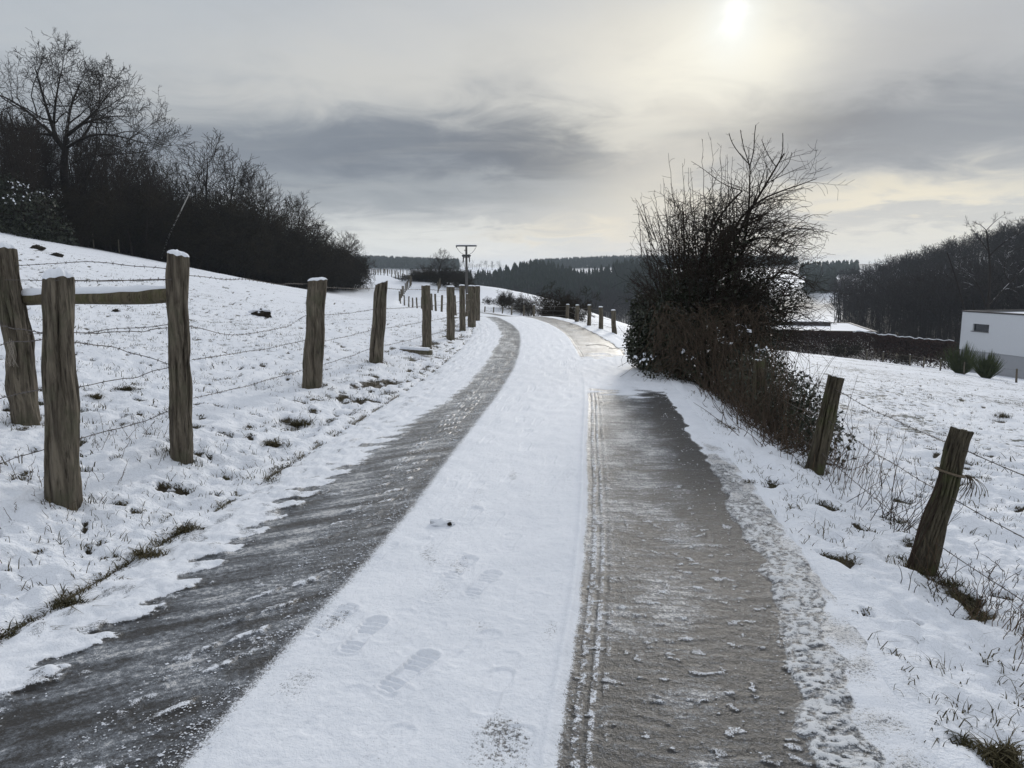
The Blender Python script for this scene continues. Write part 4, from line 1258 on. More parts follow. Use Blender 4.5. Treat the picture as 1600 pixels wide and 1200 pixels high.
# spruce wood on the middle ridge
xs, hs_ = [], []
while len(xs) < 950:
    y = rg.uniform(335, 470); px = rg.uniform(690, 1110); x = (px - 800) / FOC * y
    if px < 760 and y < 400: continue
    xs.append((x, y)); hs_.append(rg.uniform(8, 13) * (1.05 + .25 * math.sin(x * .11) ) * (1 if px > 745 else .7))
far_mass("spruce_forest", "dark spruce forest covering the middle ridge behind the bend of the lane", "forest", CON, np.array(xs), np.array(hs_), 31, conifer_mat)
xs, hs_ = [], []
while len(xs) < 520:
    y = rg.uniform(232, 345); px = rg.uniform(790, 1200); x = (px - 800) / FOC * y
    if px < 850 and y < 290: continue
    xs.append((x, y)); hs_.append(rg.uniform(7, 11))
far_mass("bare_forest", "brown leafless trees on the valley slope below the spruce forest", "forest", FW, np.array(xs), np.array(hs_), 32, twig_far)
# wooded hill on the right
xs, hs_ = [], []
while len(xs) < 1500:
    y = rg.uniform(98, 300); px = rg.uniform(1300, 1900); x = (px - 800) / FOC * y
    lo = np.interp(px, [1300, 1330, 1400, 1600, 1900], [215, 150, 120, 100, 95])
    if y < lo: continue
    xs.append((x, y)); hs_.append(rg.uniform(9, 13))
far_mass("bare_forest", "dense dark leafless forest on the steep hillside at the right behind the white house", "forest", FW, np.array(xs), np.array(hs_), 33, twig_far)
# thin young growth along the foot of that hillside
xs, hs_ = [], []
while len(xs) < 420:
    y = rg.uniform(93, 150); px = rg.uniform(1305, 1800); x = (px - 800) / FOC * y
    if y < np.interp(px, [1300, 1330, 1400, 1600, 1900], [135, 118, 102, 95, 93]): continue
    xs.append((x, y)); hs_.append(rg.uniform(2.5, 6))
far_mass("undergrowth", "tangled leafless young growth along the foot of the right wooded hillside", "undergrowth", FW, np.array(xs), np.array(hs_), 37, twig_far)
xs, hs_ = [], []
while len(xs) < 160:
    y = rg.uniform(325, 440); px = rg.uniform(700, 1110)
    if px < 760 and y < 400: continue
    xs.append(((px - 800) / FOC * y, y)); hs_.append(rg.uniform(6, 10.5))
far_mass("bare_forest", "scattered bare trees mixed into the dark spruce forest on the middle ridge", "forest", FW, np.array(xs), np.array(hs_), 38, twig_far)
# distant ridges
xs, hs_ = [], []
while len(xs) < 4600:
    if rg.random() < .45:
        y = rg.uniform(700, 960); px = rg.uniform(470, 718); lim = 1
    else:
        y = rg.uniform(760, 1080); px = rg.uniform(835, 1240)
    xs.append(((px - 800) / FOC * y, y)); hs_.append(rg.uniform(8, 12))
far_mass("spruce_forest", "hazy blue forest on the farthest ridges along the horizon", "forest", CONS, np.array(xs), np.array(hs_), 34, conifer_mat)
xs, hs_ = [], []
while len(xs) < 150:
    y = rg.uniform(530, 590); px = rg.uniform(1245, 1335)
    xs.append(((px - 800) / FOC * y, y)); hs_.append(rg.uniform(9, 13))
for k in range(60):
    y = rg.uniform(380, 410); px = rg.uniform(1255, 1300); xs.append(((px - 800) / FOC * y, y)); hs_.append(rg.uniform(9, 13))
far_mass("spruce_forest", "small hazy wood above the distant snowy field right of the big bush", "forest", CONS, np.array(xs), np.array(hs_), 35, conifer_mat)
xs, hs_ = [], []
for k in range(90):
    px = rg.choice([rg.uniform(700, 790), rg.uniform(790, 900)]); y = rg.uniform(720, 760)
    xs.append(((px - 800) / FOC * y, y)); hs_.append(rg.uniform(3, 6) if rg.random() < .8 else 9)
far_mass("hedge_trees", "distant line of low trees beyond the small snowy field on the horizon", "trees", FW, np.array(xs), np.array(hs_), 36, twig_far)
# the bare tree with snow lined limbs behind the white house
HY = 84
hb = at_ground(1538, HY)
by_ = 600 - FOC * math.tan(math.atan2(hb.z - EYE, HY) + PITCH)
tree_from_limbs("bare_tree", "bare tree with snow lined limbs rising behind the flat white house", "tree", hb,
    [([(1534, by_ + 4), (1538, 520), (1545, 470), (1548, 430), (1546, 395), (1541, 360)], .26, .07, 0), ([(1532, by_ + 4), (1524, 500), (1520, 470)], .16, .06, 0), ([(1515, by_), (1512, 500), (1498, 450), (1490, 420), (1480, 395)], .14, .05, 0)],
    [([(1541, 480), (1530, 445), (1515, 430), (1502, 412)], .09, .03, 1), ([(1543, 480), (1565, 455), (1590, 430), (1615, 405)], .10, .03, 0), ([(1580, 442), (1568, 430), (1570, 405), (1578, 395)], .06, .02, 1),
     ([(1546, 400), (1560, 385), (1578, 372), (1600, 362)], .07, .02, -1), ([(1541, 360), (1530, 348), (1516, 350)], .05, .015, 1), ([(1541, 360), (1555, 345), (1570, 335)], .05, .015, -1), ([(1546, 395), (1530, 372), (1515, 352)], .05, .015, 1)],
    'oak', 17, 3, bark_snow, bark_snow, HY, None, kids=5, kscale=.7)
cane_mat = bark_material('bramble_cane', (.085, .064, .047))
# ---------------------------------------------------------------- the big ivy covered bush on the right
BY = 12.2
bb = P(1110, 612, BY); bb.z = gz(bb.x, bb.y)
B = thing("ivy_covered_bush", "large wild ivy covered bush with long bare shoots on the right verge", "bush", bb)
BO = np.array(bb)
rgb = random.Random(44); nrb = np.random.default_rng(44)
def R_(px): return px / FOC * BY
lobes = [  # px, py, radius px (x, z), y offset, weight
    (1060, 500, 62, 55, 0, 1), (1110, 470, 75, 60, .2, 1), (1160, 500, 66, 55, .2, 1), (1040, 545, 58, 48, .3, 1.2), (1110, 545, 85, 62, -.2, 1.2), (1172, 545, 52, 48, -.2, .8),
    (1010, 535, 34, 46, .5, 1.4), (1012, 490, 30, 36, .6, 1.1), (1085, 590, 80, 40, -.5, 1.1), (1145, 595, 50, 42, -.8, 1), (1205, 500, 40, 34, .3, .35)]
el_ = [(P(px, py, BY + dy), (R_(rx), R_(rx) * .85, R_(rz)), w) for (px, py, rx, rz, dy, w) in lobes]
V_, F_ = leaf_faces(el_, 23000, .027, nrb, .45)
keep = V_.reshape(-1, 4, 3)[:, :, 2].min(1) > bb.z - .1
V_ = V_.reshape(-1, 4, 3)[keep].reshape(-1, 3); F_ = np.arange(len(V_)).reshape(-1, 4)
link("ivy_leaves", mesh_np("ivy_leaves", V_ - BO, F_, smooth=False), ivy_mat, B)
V_, F_ = leaf_faces([e for e, l_ in zip(el_, lobes) if l_[0] < 1050], 12000, .024, nrb, .35)
V_ = V_.reshape(-1, 4, 3); V_ = V_[V_[:, :, 2].min(1) > bb.z - .05].reshape(-1, 3); F_ = np.arange(len(V_)).reshape(-1, 4)
link("ivy_leaves", mesh_np("ivy_leaves", V_ - BO, F_, smooth=False), ivy_mat, B)
# sparse ivy higher in the crown
el2 = [(P(px, py, BY + dy), (R_(rx), R_(rx) * .8, R_(rz)), w) for (px, py, rx, rz, dy, w) in [(1075, 425, 42, 42, 0, 1), (1120, 400, 62, 60, 0, 1.2), (1150, 440, 60, 35, 0, 1), (1055, 455, 40, 35, 0, 1), (1190, 470, 70, 40, 0, .9), (1005, 480, 26, 40, .3, .9), (1130, 375, 50, 40, 0, .6), (1045, 480, 40, 30, 0, 1)]]
V_, F_ = leaf_faces(el2, 5200, .027, nrb, .2)
link("ivy_leaves", mesh_np("ivy_leaves", V_ - BO, F_, smooth=False), ivy_mat, B)
# main stems
stems = [([(1105, 620), (1100, 540), (1085, 470), (1090, 420), (1105, 370), (1125, 330), (1160, 298)], .055, .012, -.2), ([(1125, 620), (1130, 520), (1135, 450), (1145, 380), (1165, 340), (1190, 300), (1212, 262), (1225, 240)], .06, .010, .1),
         ([(1150, 450), (1172, 330), (1171, 285), (1172, 258)], .03, .010, .0), ([(1080, 620), (1060, 540), (1068, 460), (1070, 380), (1068, 330)], .04, .008, .3), ([(1140, 610), (1165, 520), (1185, 450), (1215, 415), (1250, 425), (1275, 455)], .04, .006, .2),
         ([(1120, 600), (1110, 500), (1120, 420), (1150, 345), (1180, 310), (1230, 295), (1262, 288), (1276, 279)], .05, .005, -.1), ([(1070, 610), (1050, 520), (1036, 460), (1026, 410)], .035, .006, .4), ([(1150, 600), (1190, 500), (1230, 470), (1270, 480)], .04, .006, -.3),
         ([(1100, 560), (1095, 470), (1120, 400), (1170, 370), (1210, 365), (1245, 385)], .04, .006, .4)]
fingers = [([(1172, 258), (1155, 240), (1142, 222), (1139, 208)], .009, .006, 0), ([(1170, 255), (1160, 225), (1157, 203)], .008, .006, .05), ([(1172, 258), (1179, 235), (1178, 215), (1181, 195)], .010, .006, -.05),
           ([(1212, 260), (1198, 240), (1190, 218)], .008, .005, 0), ([(1214, 260), (1224, 240), (1223, 208)], .009, .006, 0), ([(1205, 285), (1225, 265), (1237, 250), (1237, 238)], .008, .005, .05), ([(1172, 270), (1195, 235), (1205, 215)], .006, .003, .1),
           ([(1190, 300), (1215, 270), (1232, 238)], .006, .003, .1), ([(1160, 298), (1130, 290), (1098, 262), (1080, 252)], .008, .003, .1)]
br, shoots = [], []
Sb = dict(STY['scrub']); Sb['minr'] = .0025
for (pix, r0, r1, dy) in stems:
    ps, rad, dirs, L = limb(pix, BY, r0, r1, dy, rgb); br.append((ps, rad, 0))
    sprout(shoots, ps, [min(q_, .022) for q_ in rad], dirs, 1.15, 1, dict(Sb, trop=[.02, .07, .02, -.02], len=[.6, .85, .55, .5], kids=[9, 20, 6, 5], wig=[.1, .16, .2, .25]), rgb, 3, t0=.2, count=24)
V_, F_ = tubes(br, (8, 6, 4, 3)); link("stem", mesh_np("stem", V_ - BO, F_), twig, B)
for (pix, r0, r1, dy) in fingers:
    ps, rad, dirs, L = limb(pix, BY, r0, r1, dy, rgb); shoots.append((ps, rad, 1))
    sprout(shoots, ps, [.004] * len(ps), dirs, .20, 2, dict(Sb, ang=[40, 40, 35]), rgb, 3, t0=.3, count=4)
# upright water shoots on the left, arching ones on the right
def shoot(px, py, dpx, dpy, y, r0, droop, n=9):
    a = P(px, py, y); c_ = P(px + dpx, py + dpy, y + rgb.uniform(-.25, .25))
    L = (c_ - a).length; ps = []
    for i in range(n):
        t = i / (n - 1)
        q = a.lerp(c_, t); q.z += droop * L * 4 * t * (1 - t) * .5
        q += Vector((rgb.gauss(0, .006), rgb.gauss(0, .006), rgb.gauss(0, .006))) * L
        ps.append(q)
    dirs = [(ps[min(i + 1, n - 1)] - ps[max(i - 1, 0)]).normalized() for i in range(n)]
    rad = list(np.linspace(r0, .0022, n))
    return ps, rad, dirs, L
for k in range(230):
    px = rgb.uniform(1015, 1155); py = rgb.uniform(365, 500)
    f = (px - 1090) / 100
    ps, rad, dirs, L = shoot(px, py, 24 * f + rgb.gauss(-5, 9), -rgb.uniform(25, 85), BY + rgb.uniform(-.8, .8), .006, rgb.uniform(-.02, .08))
    shoots.append((ps, rad, 1)); sprout(shoots, ps, [.003] * len(ps), dirs, L * .5, 2, Sb, rgb, 3, t0=.2, count=4)
for (px, py) in [(1066, 255), (1075, 262), (1079, 262), (1098, 218), (1127, 226), (1113, 215), (1046, 240), (1036, 278), (1022, 297), (1135, 240), (1143, 245), (1005, 318), (998, 325)]:
    x0 = px + rgb.uniform(0, 14)
    ps, rad, dirs, L = shoot(x0, 400, px - x0, py - 400, BY + rgb.uniform(-.5, .5), .008, .0, 12)
    shoots.append((ps, rad, 1)); sprout(shoots, ps, [.003] * len(ps), dirs, L * .25, 2, Sb, rgb, 3, t0=.1, count=6)
for k in range(380):
    px = rgb.uniform(1100, 1235); py = rgb.uniform(345, 560)
    ps, rad, dirs, L = shoot(px, py, rgb.uniform(15, 75), rgb.uniform(-50, 30), BY + rgb.uniform(-.9, .9), .006, rgb.uniform(.15, .5))
    shoots.append((ps, rad, 1)); sprout(shoots, ps, [.003] * len(ps), dirs, L * .6, 2, dict(Sb, trop=[0, 0, -.04, -.04]), rgb, 3, t0=.15, count=5)
for k in range(420):
    px = rgb.uniform(1040, 1215); py = rgb.uniform(320, 450) + .0016 * (px - 1130) ** 2
    ps, rad, dirs, L = shoot(px, py, rgb.gauss(8, 26), rgb.gauss(-18, 22), BY + rgb.uniform(-.9, .9), .004, rgb.uniform(-.1, .4))
    shoots.append((ps, rad, 1)); sprout(shoots, ps, [.003] * len(ps), dirs, L * .7, 2, Sb, rgb, 3, t0=.1, count=5)
for k in range(160):
    a_ = rgb.uniform(-2.8, .2); px = 1095 + 80 * math.cos(a_); py = 515 + 85 * math.sin(a_)
    ps, rad, dirs, L = shoot(px, py, 42 * math.cos(a_) - 6, 50 * math.sin(a_) - 12, BY + rgb.uniform(-.9, .9), .005, .05)
    shoots.append((ps, rad, 1)); sprout(shoots, ps, [.003] * len(ps), dirs, L * .5, 2, Sb, rgb, 3, t0=.15, count=4)
V_, F_ = tubes(shoots, (4, 4, 3, 3)); link("twigs", mesh_np("twigs", V_ - BO, F_), twig, B)
# red-brown bramble canes hanging over the front
can = []
for k in range(900):
    px = rgb.uniform(1020, 1200); py = rgb.uniform(470, 600)
    ps, rad, dirs, L = shoot(px, py, rgb.gauss(0, 26), rgb.uniform(10, 60), BY - rgb.uniform(.5, 1.25), .0042, rgb.uniform(.0, .35))
    can.append((ps, rad, 2))
V_, F_ = tubes(can, (4, 4, 3, 3)); link("bramble_canes", mesh_np("bramble_canes", V_ - BO, F_), cane_mat, B)
V_, F_ = leaf_faces([(P(px, py, BY - 1.1), (R_(rx), .3, R_(8)), 1) for (px, py, rx) in [(1130, 530, 12), (1165, 512, 16), (1175, 560, 18), (1075, 555, 14), (1010, 560, 22), (1185, 545, 14)]], 75, .026, nrb, .3)
stuff(link("snow_flecks", mesh_np("snow_flecks", V_ - BO, F_, smooth=False), snow_mat, B))

# lower bramble thicket that runs along the fence towards the camera
tb = Vector((2.9, 8.2, gz(2.9, 8.2)))
T = thing("bramble_thicket", "low thicket of ivy and reddish brambles between big bush and mossy post", "bush", tb)
TO = np.array(tb)
def fence_pt(y, off=0, z=0):
    x = float(np.interp(y, RY, RX)) + 2.85 + off
    return Vector((x, y, gz(x, y) + z))
el_ = []
for k in range(22):
    y = 7.35 + 4.75 * k / 21; hgt = float(np.interp(y, [6.9, 8, 9.5, 12], [.28, .50, .62, .7])); e = rgb.uniform(-.1, .15)
    el_.append((fence_pt(y, e + .1, hgt * .55), (float(np.interp(y, [6.9, 9, 12], [.25, .45, .6])), .4, hgt * .75), 1))
V_, F_ = leaf_faces(el_, 9000, .023, nrb, .4)
m_ = V_.reshape(-1, 4, 3); V_ = m_[ m_[:, :, 2].min(1) > -.75].reshape(-1, 3); F_ = np.arange(len(V_)).reshape(-1, 4)
link("ivy_leaves", mesh_np("ivy_leaves", V_ - TO, F_, smooth=False), ivy_mat, T)
can = []
for k in range(1000):
    y = rgb.uniform(7.0, 11.6); a = fence_pt(y, rgb.gauss(-.08, .22), -.03); hgt = rgb.uniform(.2, .75) ** 1.2 * 1.2 * (1 + .5 * math.sin(y * 4.1)) * float(np.interp(y, [6.6, 8, 12], [.7, 1, 1.2]))
    c_ = a + Vector((rgb.gauss(0, .2), rgb.gauss(0, .2), hgt)); ps = []
    bow = Vector((rgb.gauss(0, .08), rgb.gauss(0, .08), 0))
    for i in range(7):
        t = i / 6; ps.append(a.lerp(c_, t) + bow * 4 * t * (1 - t) + Vector((0, 0, -.25 * hgt * max(0, t - .7))))
    can.append((ps, list(np.linspace(.0045, .0020, 7)), 2))
V_, F_ = tubes(can, (4, 4, 3, 3)); link("bramble_canes", mesh_np("bramble_canes", V_ - TO, F_), cane_mat, T)

def weeds(name, label, base, n, h, spreadx, spready, lean, r, seed, mat, sub=2):
    rg = random.Random(seed); t = thing(name, label, "weeds", base)
    br_ = []
    for k in range(n):
        a = Vector(base) + Vector((rg.gauss(0, spreadx), rg.gauss(0, spready), 0)); a.z = gz(a.x, a.y) - .03
        hh_ = h * rg.uniform(.35, 1.05)
        d = Vector((rg.gauss(lean[0], lean[1]), rg.gauss(0, .2), 1)).normalized()
        ps = []; dirs = []
        for i in range(7):
            q = i / 6; ps.append(a + d * hh_ * q + Vector((rg.gauss(0, .01), rg.gauss(0, .01), 0)) * q)
        dirs = [d] * 7
        br_.append((ps, list(np.linspace(r, r * .4, 7)), 2))
        if sub: sprout(br_, ps, [r * .5] * 7, dirs, hh_ * .35, 2, dict(STY['scrub'], minr=.0012, ang=[30, 30, 30], kids=[3, 3, 3, 0]), rg, 3, t0=.35, count=sub)
    V_, F_ = tubes(br_, (4, 4, 3, 3)); link("stalks", mesh_np("stalks", V_ - np.array(base), F_), mat, t)
    return t
pA = RP[1][0]; pB = RP[0][0]
weeds("dead_weeds", "tall dry weed stalks standing round the mossy post at the end of the brambles", Vector((pA.x + .22, pA.y - .1, gz(pA.x + .22, pA.y - .1))), 60, .62, .20, .35, (.12, .2), .0032, 3, dead_mat)
q = P(1385, 815, 5.0); q = ground_hit(1385, 815)
weeds("dead_weeds", "tangle of dark bent twigs in the gully between the two near right posts", q, 46, .42, .14, .25, (.3, .6), .0034, 4, twig_red)
q = ground_hit(1580, 985)
weeds("dead_weeds", "dry grass tangle at the right edge below the nearest right post", q, 70, .30, .12, .3, (.2, .5), .0026, 5, dead_mat)
q = ground_hit(1470, 935)
weeds("dead_weeds", "bent dead twigs at the foot of the nearest right post", q, 22, .26, .10, .16, (.2, .7), .003, 6, twig_red)
q = ground_hit(1560, 905)
weeds("dead_weeds", "few broken twigs in the dark hollow right of the nearest right post", q, 16, .2, .12, .12, (-.3, .7), .003, 7, twig_red)
q = Vector((3.75, 9.4, gz(3.75, 9.4)))
weeds("dead_weeds", "thin upright weed stalks behind the brambles against the snowy right pasture", q, 46, .85, .28, .8, (.15, .22), .003, 8, dead_mat)
q = ground_hit(120, 770)
weeds("dead_weeds", "broken dry stalks round the foot of the thick upright near left post", q, 26, .20, .22, .22, (0, .35), .0028, 9, dead_mat, 1)
q = ground_hit(60, 820)
weeds("dead_weeds", "short dry stalks poking from the snow below the left posts", q, 30, .13, .30, .25, (0, .5), .0024, 10, dead_mat, 1)
q = ground_hit(375, 745)
weeds("dead_weeds", "few dry stalks in the snow right of the gnarled bent post", q, 16, .14, .35, .35, (0, .4), .0024, 14, dead_mat, 1)
q = ground_hit(210, 690)
weeds("dead_weeds", "dry stalks under the fence between the two near left posts", q, 26, .22, .25, .2, (0, .35), .0026, 15, dead_mat, 1)

# ---------------------------------------------------------------- grass blades through the snow
def blades(C, hgt, n_each, spread, lean, seed, wid=.0035):
    rg = np.random.default_rng(seed)
    N = len(C) * n_each
    c_ = np.repeat(C, n_each, 0); h = np.repeat(hgt, n_each) * rg.uniform(.4, 1.2, N)
    off = rg.normal(size=(N, 2)) * np.repeat(np.broadcast_to(spread, (len(C),)), n_each)[:, None]
    b = c_.copy(); b[:, :2] += off; b[:, 2] -= .012
    d = rg.normal(size=(N, 2)) * lean
    w = rg.normal(size=(N, 2)); w /= np.linalg.norm(w, axis=1, keepdims=True); w *= wid
    mid = b.copy(); mid[:, :2] += d * h[:, None] * .35; mid[:, 2] += h * .6
    tip = b.copy(); tip[:, :2] += d * h[:, None] * 1.1; tip[:, 2] += h * (1 - .35 * np.minimum(1, np.linalg.norm(d, axis=1)))
    W3 = np.concatenate([w, np.zeros((N, 1))], 1)
    V_ = np.stack([b - W3, b + W3, mid + W3 * .7, mid - W3 * .7, tip + W3 * .12, tip - W3 * .12], 1).reshape(-1, 3)
    o = (np.arange(N) * 6)[:, None]
    return V_, np.concatenate([o + np.array([[0, 1, 2, 3]]), o + np.array([[3, 2, 4, 5]])])
rg = np.random.default_rng(77)
def with_z(xy, detail=True):
    return np.column_stack([xy, ground_z(xy[:, 0], xy[:, 1], detail)])
allb = []
# thick tufts where the turf is bare
cand = []
n = 400000
yy = 2.0 + 26 * rg.random(n) ** 1.6; xx = rg.uniform(-1, 1, n) * (3 + .8 * yy)
bf = bare_field(xx, yy) * (np.abs(road_v(xx, yy)) > 1.84)
k_ = rg.random(n) < bf * .40
xy = np.column_stack([xx, yy])[k_][:6500]
allb.append(blades(with_z(xy), rg.uniform(.014, .045, len(xy)), 7, .022, .9, 1))
# scattered single blades
n = 60000
yy = 2.0 + 32 * rg.random(n) ** 1.5; xx = rg.uniform(-1, 1, n) * (3 + .8 * yy); v_ = road_v(xx, yy)
dn = np.where(v_ < -1.9, .9, np.where(v_ > 1.9, .55, 0)) * ss(-.5, .7, fbm(xx * .8, yy * .8, 2, 91))
k_ = rg.random(n) < dn
xy = np.column_stack([xx, yy])[k_]
allb.append(blades(with_z(xy), rg.uniform(.03, .09, len(xy)), 3, .03, .7, 2, .0026))
# pasture tufts
n = 3000
yy = 5 + 45 * rg.random(n); xx = np.where(rg.random(n) < .5, -2.8 - rg.random(n) * .7 * yy, 3.4 + rg.random(n) * .75 * yy)
xy = np.column_stack([xx, yy]); k_ = rg.random(n) < ss(-.1, .6, fbm(xx * .4, yy * .4, 2, 93)); xy = xy[k_]
allb.append(blades(with_z(xy), rg.uniform(.04, .10, len(xy)), 7, .06, .8, 3, .005))
# blades round the feet of the posts
ring = []
for (b_, h_, r_, l_) in LP[:6] + RP[:3]:
    for k in range(26):
        a = rg.uniform(0, 6.28); q_ = r_ + abs(rg.normal()) * .05; ring.append((b_.x + math.cos(a) * q_, b_.y + math.sin(a) * q_))
ring = np.array(ring)
allb.append(blades(with_z(ring), rg.uniform(.03, .10, len(ring)), 4, .02, .6, 4, .003))
V_, F_ = merge(allb)
gr_ = stuff(link("grass", mesh_np("grass", V_, F_, smooth=False), grass_mat))
tag(gr_, "sparse winter grass blades and tufts poking through the snow of verges and pastures", "grass")

# crumbs of snow and ice thrown about the wheel tracks
rg = np.random.default_rng(55)
nk = 15000
sy = 2.0 + 12 * rg.random(nk) ** 1.9
kind_ = rg.random(nk)
vv = np.where(kind_ < .40, rg.normal(-.66, .055, nk), np.where(kind_ < .46, rg.normal(.62, .03, nk), np.where(kind_ < .76, rg.choice([-.98, -.84], nk) + rg.normal(0, .05, nk), np.where(kind_ < .81, rg.uniform(.65, 1.55, nk), np.where(kind_ < .90, rg.normal(1.6, .10, nk), rg.normal(-1.5, .10, nk))))))
cl_ = perlin(vv * 5, sy * 4, 191) > rg.uniform(-.5, .6, nk)
vv = vv[cl_]; sy = sy[cl_]; nk = len(vv)
hx = np.interp(sy, RY, RH); hc = np.interp(sy, RY, RCOS)
cxk = np.interp(sy, RY, RX) + vv * hc; cyk = sy - vv * hx * hc
sz_ = .0020 * np.exp(rg.normal(0, .40, nk)) * (1 + sy / 14)
base_ = np.stack([cxk, cyk, np.interp(sy, RY, RZ) + .003 + sz_ * .2], -1)
octa = np.array([(1, 0, 0), (0, 1, 0), (-1, 0, 0), (0, -1, 0), (0, 0, .8), (0, 0, -.8)], dtype=float)
of = np.array([(0, 1, 4), (1, 2, 4), (2, 3, 4), (3, 0, 4), (1, 0, 5), (2, 1, 5), (3, 2, 5), (0, 3, 5)])
V_ = (base_[:, None] + octa[None] * sz_[:, None, None] * rg.uniform(.5, 1.5, (nk, 6, 1)) * np.array([1.3, 1.0, .7])).reshape(-1, 3)
F_ = (of[None] + (np.arange(nk) * 6)[:, None, None]).reshape(-1, 3)
ck_ = stuff(link("snow_crumbs", mesh_np("snow_crumbs", V_, F_, smooth=False), snow_mat))
tag(ck_, "loose crumbs of snow and ice strewn over the dark wheel tracks", "snow")

# larger tufts one can point at
def tuft(label, px, py, s, seed, snow_=True):
    c_ = ground_hit(px, py); t = thing("grass_tuft", label, "grass tuft", c_)
    rgx = np.random.default_rng(seed)
    k = 26; xy = rgx.normal(size=(k, 2)) * s * .55 * np.array([1.0, .6])
    C = np.column_stack([xy, np.zeros(k)])
    V_, F_ = blades(C, np.full(k, s * .75), 8, s * .16, 1.0, seed, .0036)
    link("blades", mesh_np("blades", V_, F_, smooth=False), grass_mat, t)
    # the dark sod under it
    a = np.linspace(0, 2 * math.pi, 14, endpoint=False); V2 = [(0, 0, s * .10)]
    for q, zq in ((.35, .07), (.6, .0), (.8, -.15)):
        for ang in a: V2.append((math.cos(ang) * s * q * (1 + .3 * rgx.normal() * .5), math.sin(ang) * s * .62 * q, s * zq + .006 * rgx.normal()))
    F2 = [(0, 1 + j, 1 + (j + 1) % 14) for j in range(14)]
    for r2 in range(2):
        for j in range(14): F2.append((1 + r2 * 14 + j, 1 + (r2 + 1) * 14 + j, 1 + (r2 + 1) * 14 + (j + 1) % 14, 1 + r2 * 14 + (j + 1) % 14))
    me = bpy.data.meshes.new("sod"); me.from_pydata(V2, [], F2); link("sod", me, sod_mat, t)
sod_mat = plain("dark_sod", (.022, .018, .011), .9, .1, .5, 60)
tuft("grass tuft on the left road edge nearest the bottom of the picture", 50, 990, .07, 1)
tuft("grass tuft on the left road edge, second from the bottom left corner", 108, 950, .075, 2)
tuft("small grass tuft on the left road edge below the large dark tuft", 178, 915, .05, 3)
tuft("large dark grass tuft on the left road edge in line with the thick near post", 232, 872, .09, 4)
tuft("grass tuft on the left road edge where the edge turns from bare to snowy", 300, 832, .07, 5)
tuft("grass tuft on the left road edge below the gnarled bent post", 384, 790, .06, 6)
tuft("long dark grass tuft on the left road edge ahead of the gnarled post", 425, 757, .085, 7)
tuft("grass tuft on the left road edge, beyond the long dark tuft", 490, 722, .09, 8)
tuft("grass tuft on the left road edge beside the fourth left post", 528, 702, .10, 9)
tuft("dark grass tuft on the left road edge where it meets the broken bank", 562, 688, .10, 10)
tuft("dark grass tuft in the left pasture between the rail and the gnarled post", 196, 610, .10, 11)
tuft("grass tuft in the left pasture behind the gnarled bent post", 148, 622, .08, 12)
tuft("dark grass tuft in the snow below the fourth left post", 466, 664, .11, 13)
tuft("dark grass tuft in the snow bank beside the fourth left post's foot", 425, 697, .10, 14)
tuft("lone green tuft in the right pasture near the right picture edge", 1566, 652, .16, 15)
tuft("dark tuft at the right road edge beside the crusted ice", 1168, 757, .05, 16)
tuft("upright grass tuft in the bottom right corner", 1562, 1180, .07, 17)

# ---------------------------------------------------------------- small things lying about
def lumpy(name, label, cat, base, dims, seed, mat, snow_on=None, parent=None, rz=0):
    rgx = np.random.default_rng(seed)
    a = np.linspace(0, 2 * math.pi, 16, endpoint=False); el2_ = np.linspace(-.5, math.pi / 2, 8)
    A, E = np.meshgrid(a, el2_, indexing='xy')
    rr = 1 + .45 * perlin(np.cos(A) * 1.7 + seed, np.sin(A) * 1.7 + E * 1.6, seed) + .2 * perlin(np.cos(A) * 4 + seed, np.sin(A) * 4 + E * 4, seed)
    V_ = np.stack([np.cos(A) * np.cos(E) * rr * dims[0], np.sin(A) * np.cos(E) * rr * dims[1], np.sin(E) * rr * dims[2]], -1).reshape(-1, 3)
    i = np.arange(8 * 16).reshape(8, 16); nx = np.roll(i, -1, 1)
    F_ = np.stack([i[:-1], nx[:-1], nx[1:], i[1:]], -1).reshape(-1, 4)
    return mesh_np(name, V_, F_)
mole_mat = wood_material("clod", (.04, .032, .024), (.018, .014, .010), (.03, .03, .015), .3, 0)
c_ = ground_hit(408, 493)
t = thing("earth_clod", "black clod of earth with snow on top lying in the left pasture behind the wire", "earth clod", c_)
link("earth", lumpy("earth", "", "", c_, (.32, .22, .17), 5, None), mole_mat, t)
cap_ = lumpy("snow_cap", "", "", c_, (.27, .18, .07), 8, None); link("snow_cap", cap_, snow_mat, t, (-.03, .03, .12))
for k, (px, py, lab, s) in enumerate([(57, 389, "small dark molehill high in the left pasture below the ivy mound", .35), (180, 487, "small dark clod left of the gnarled post, above the wires", .09), (88, 401, "tiny molehill in the upper left pasture", .25)]):
    c_ = ground_hit(px, py)
    tag(link("molehill", lumpy("molehill", "", "", c_, (s, s * .8, s * .5), 20 + k, None), mole_mat, None, c_), lab, "molehill")
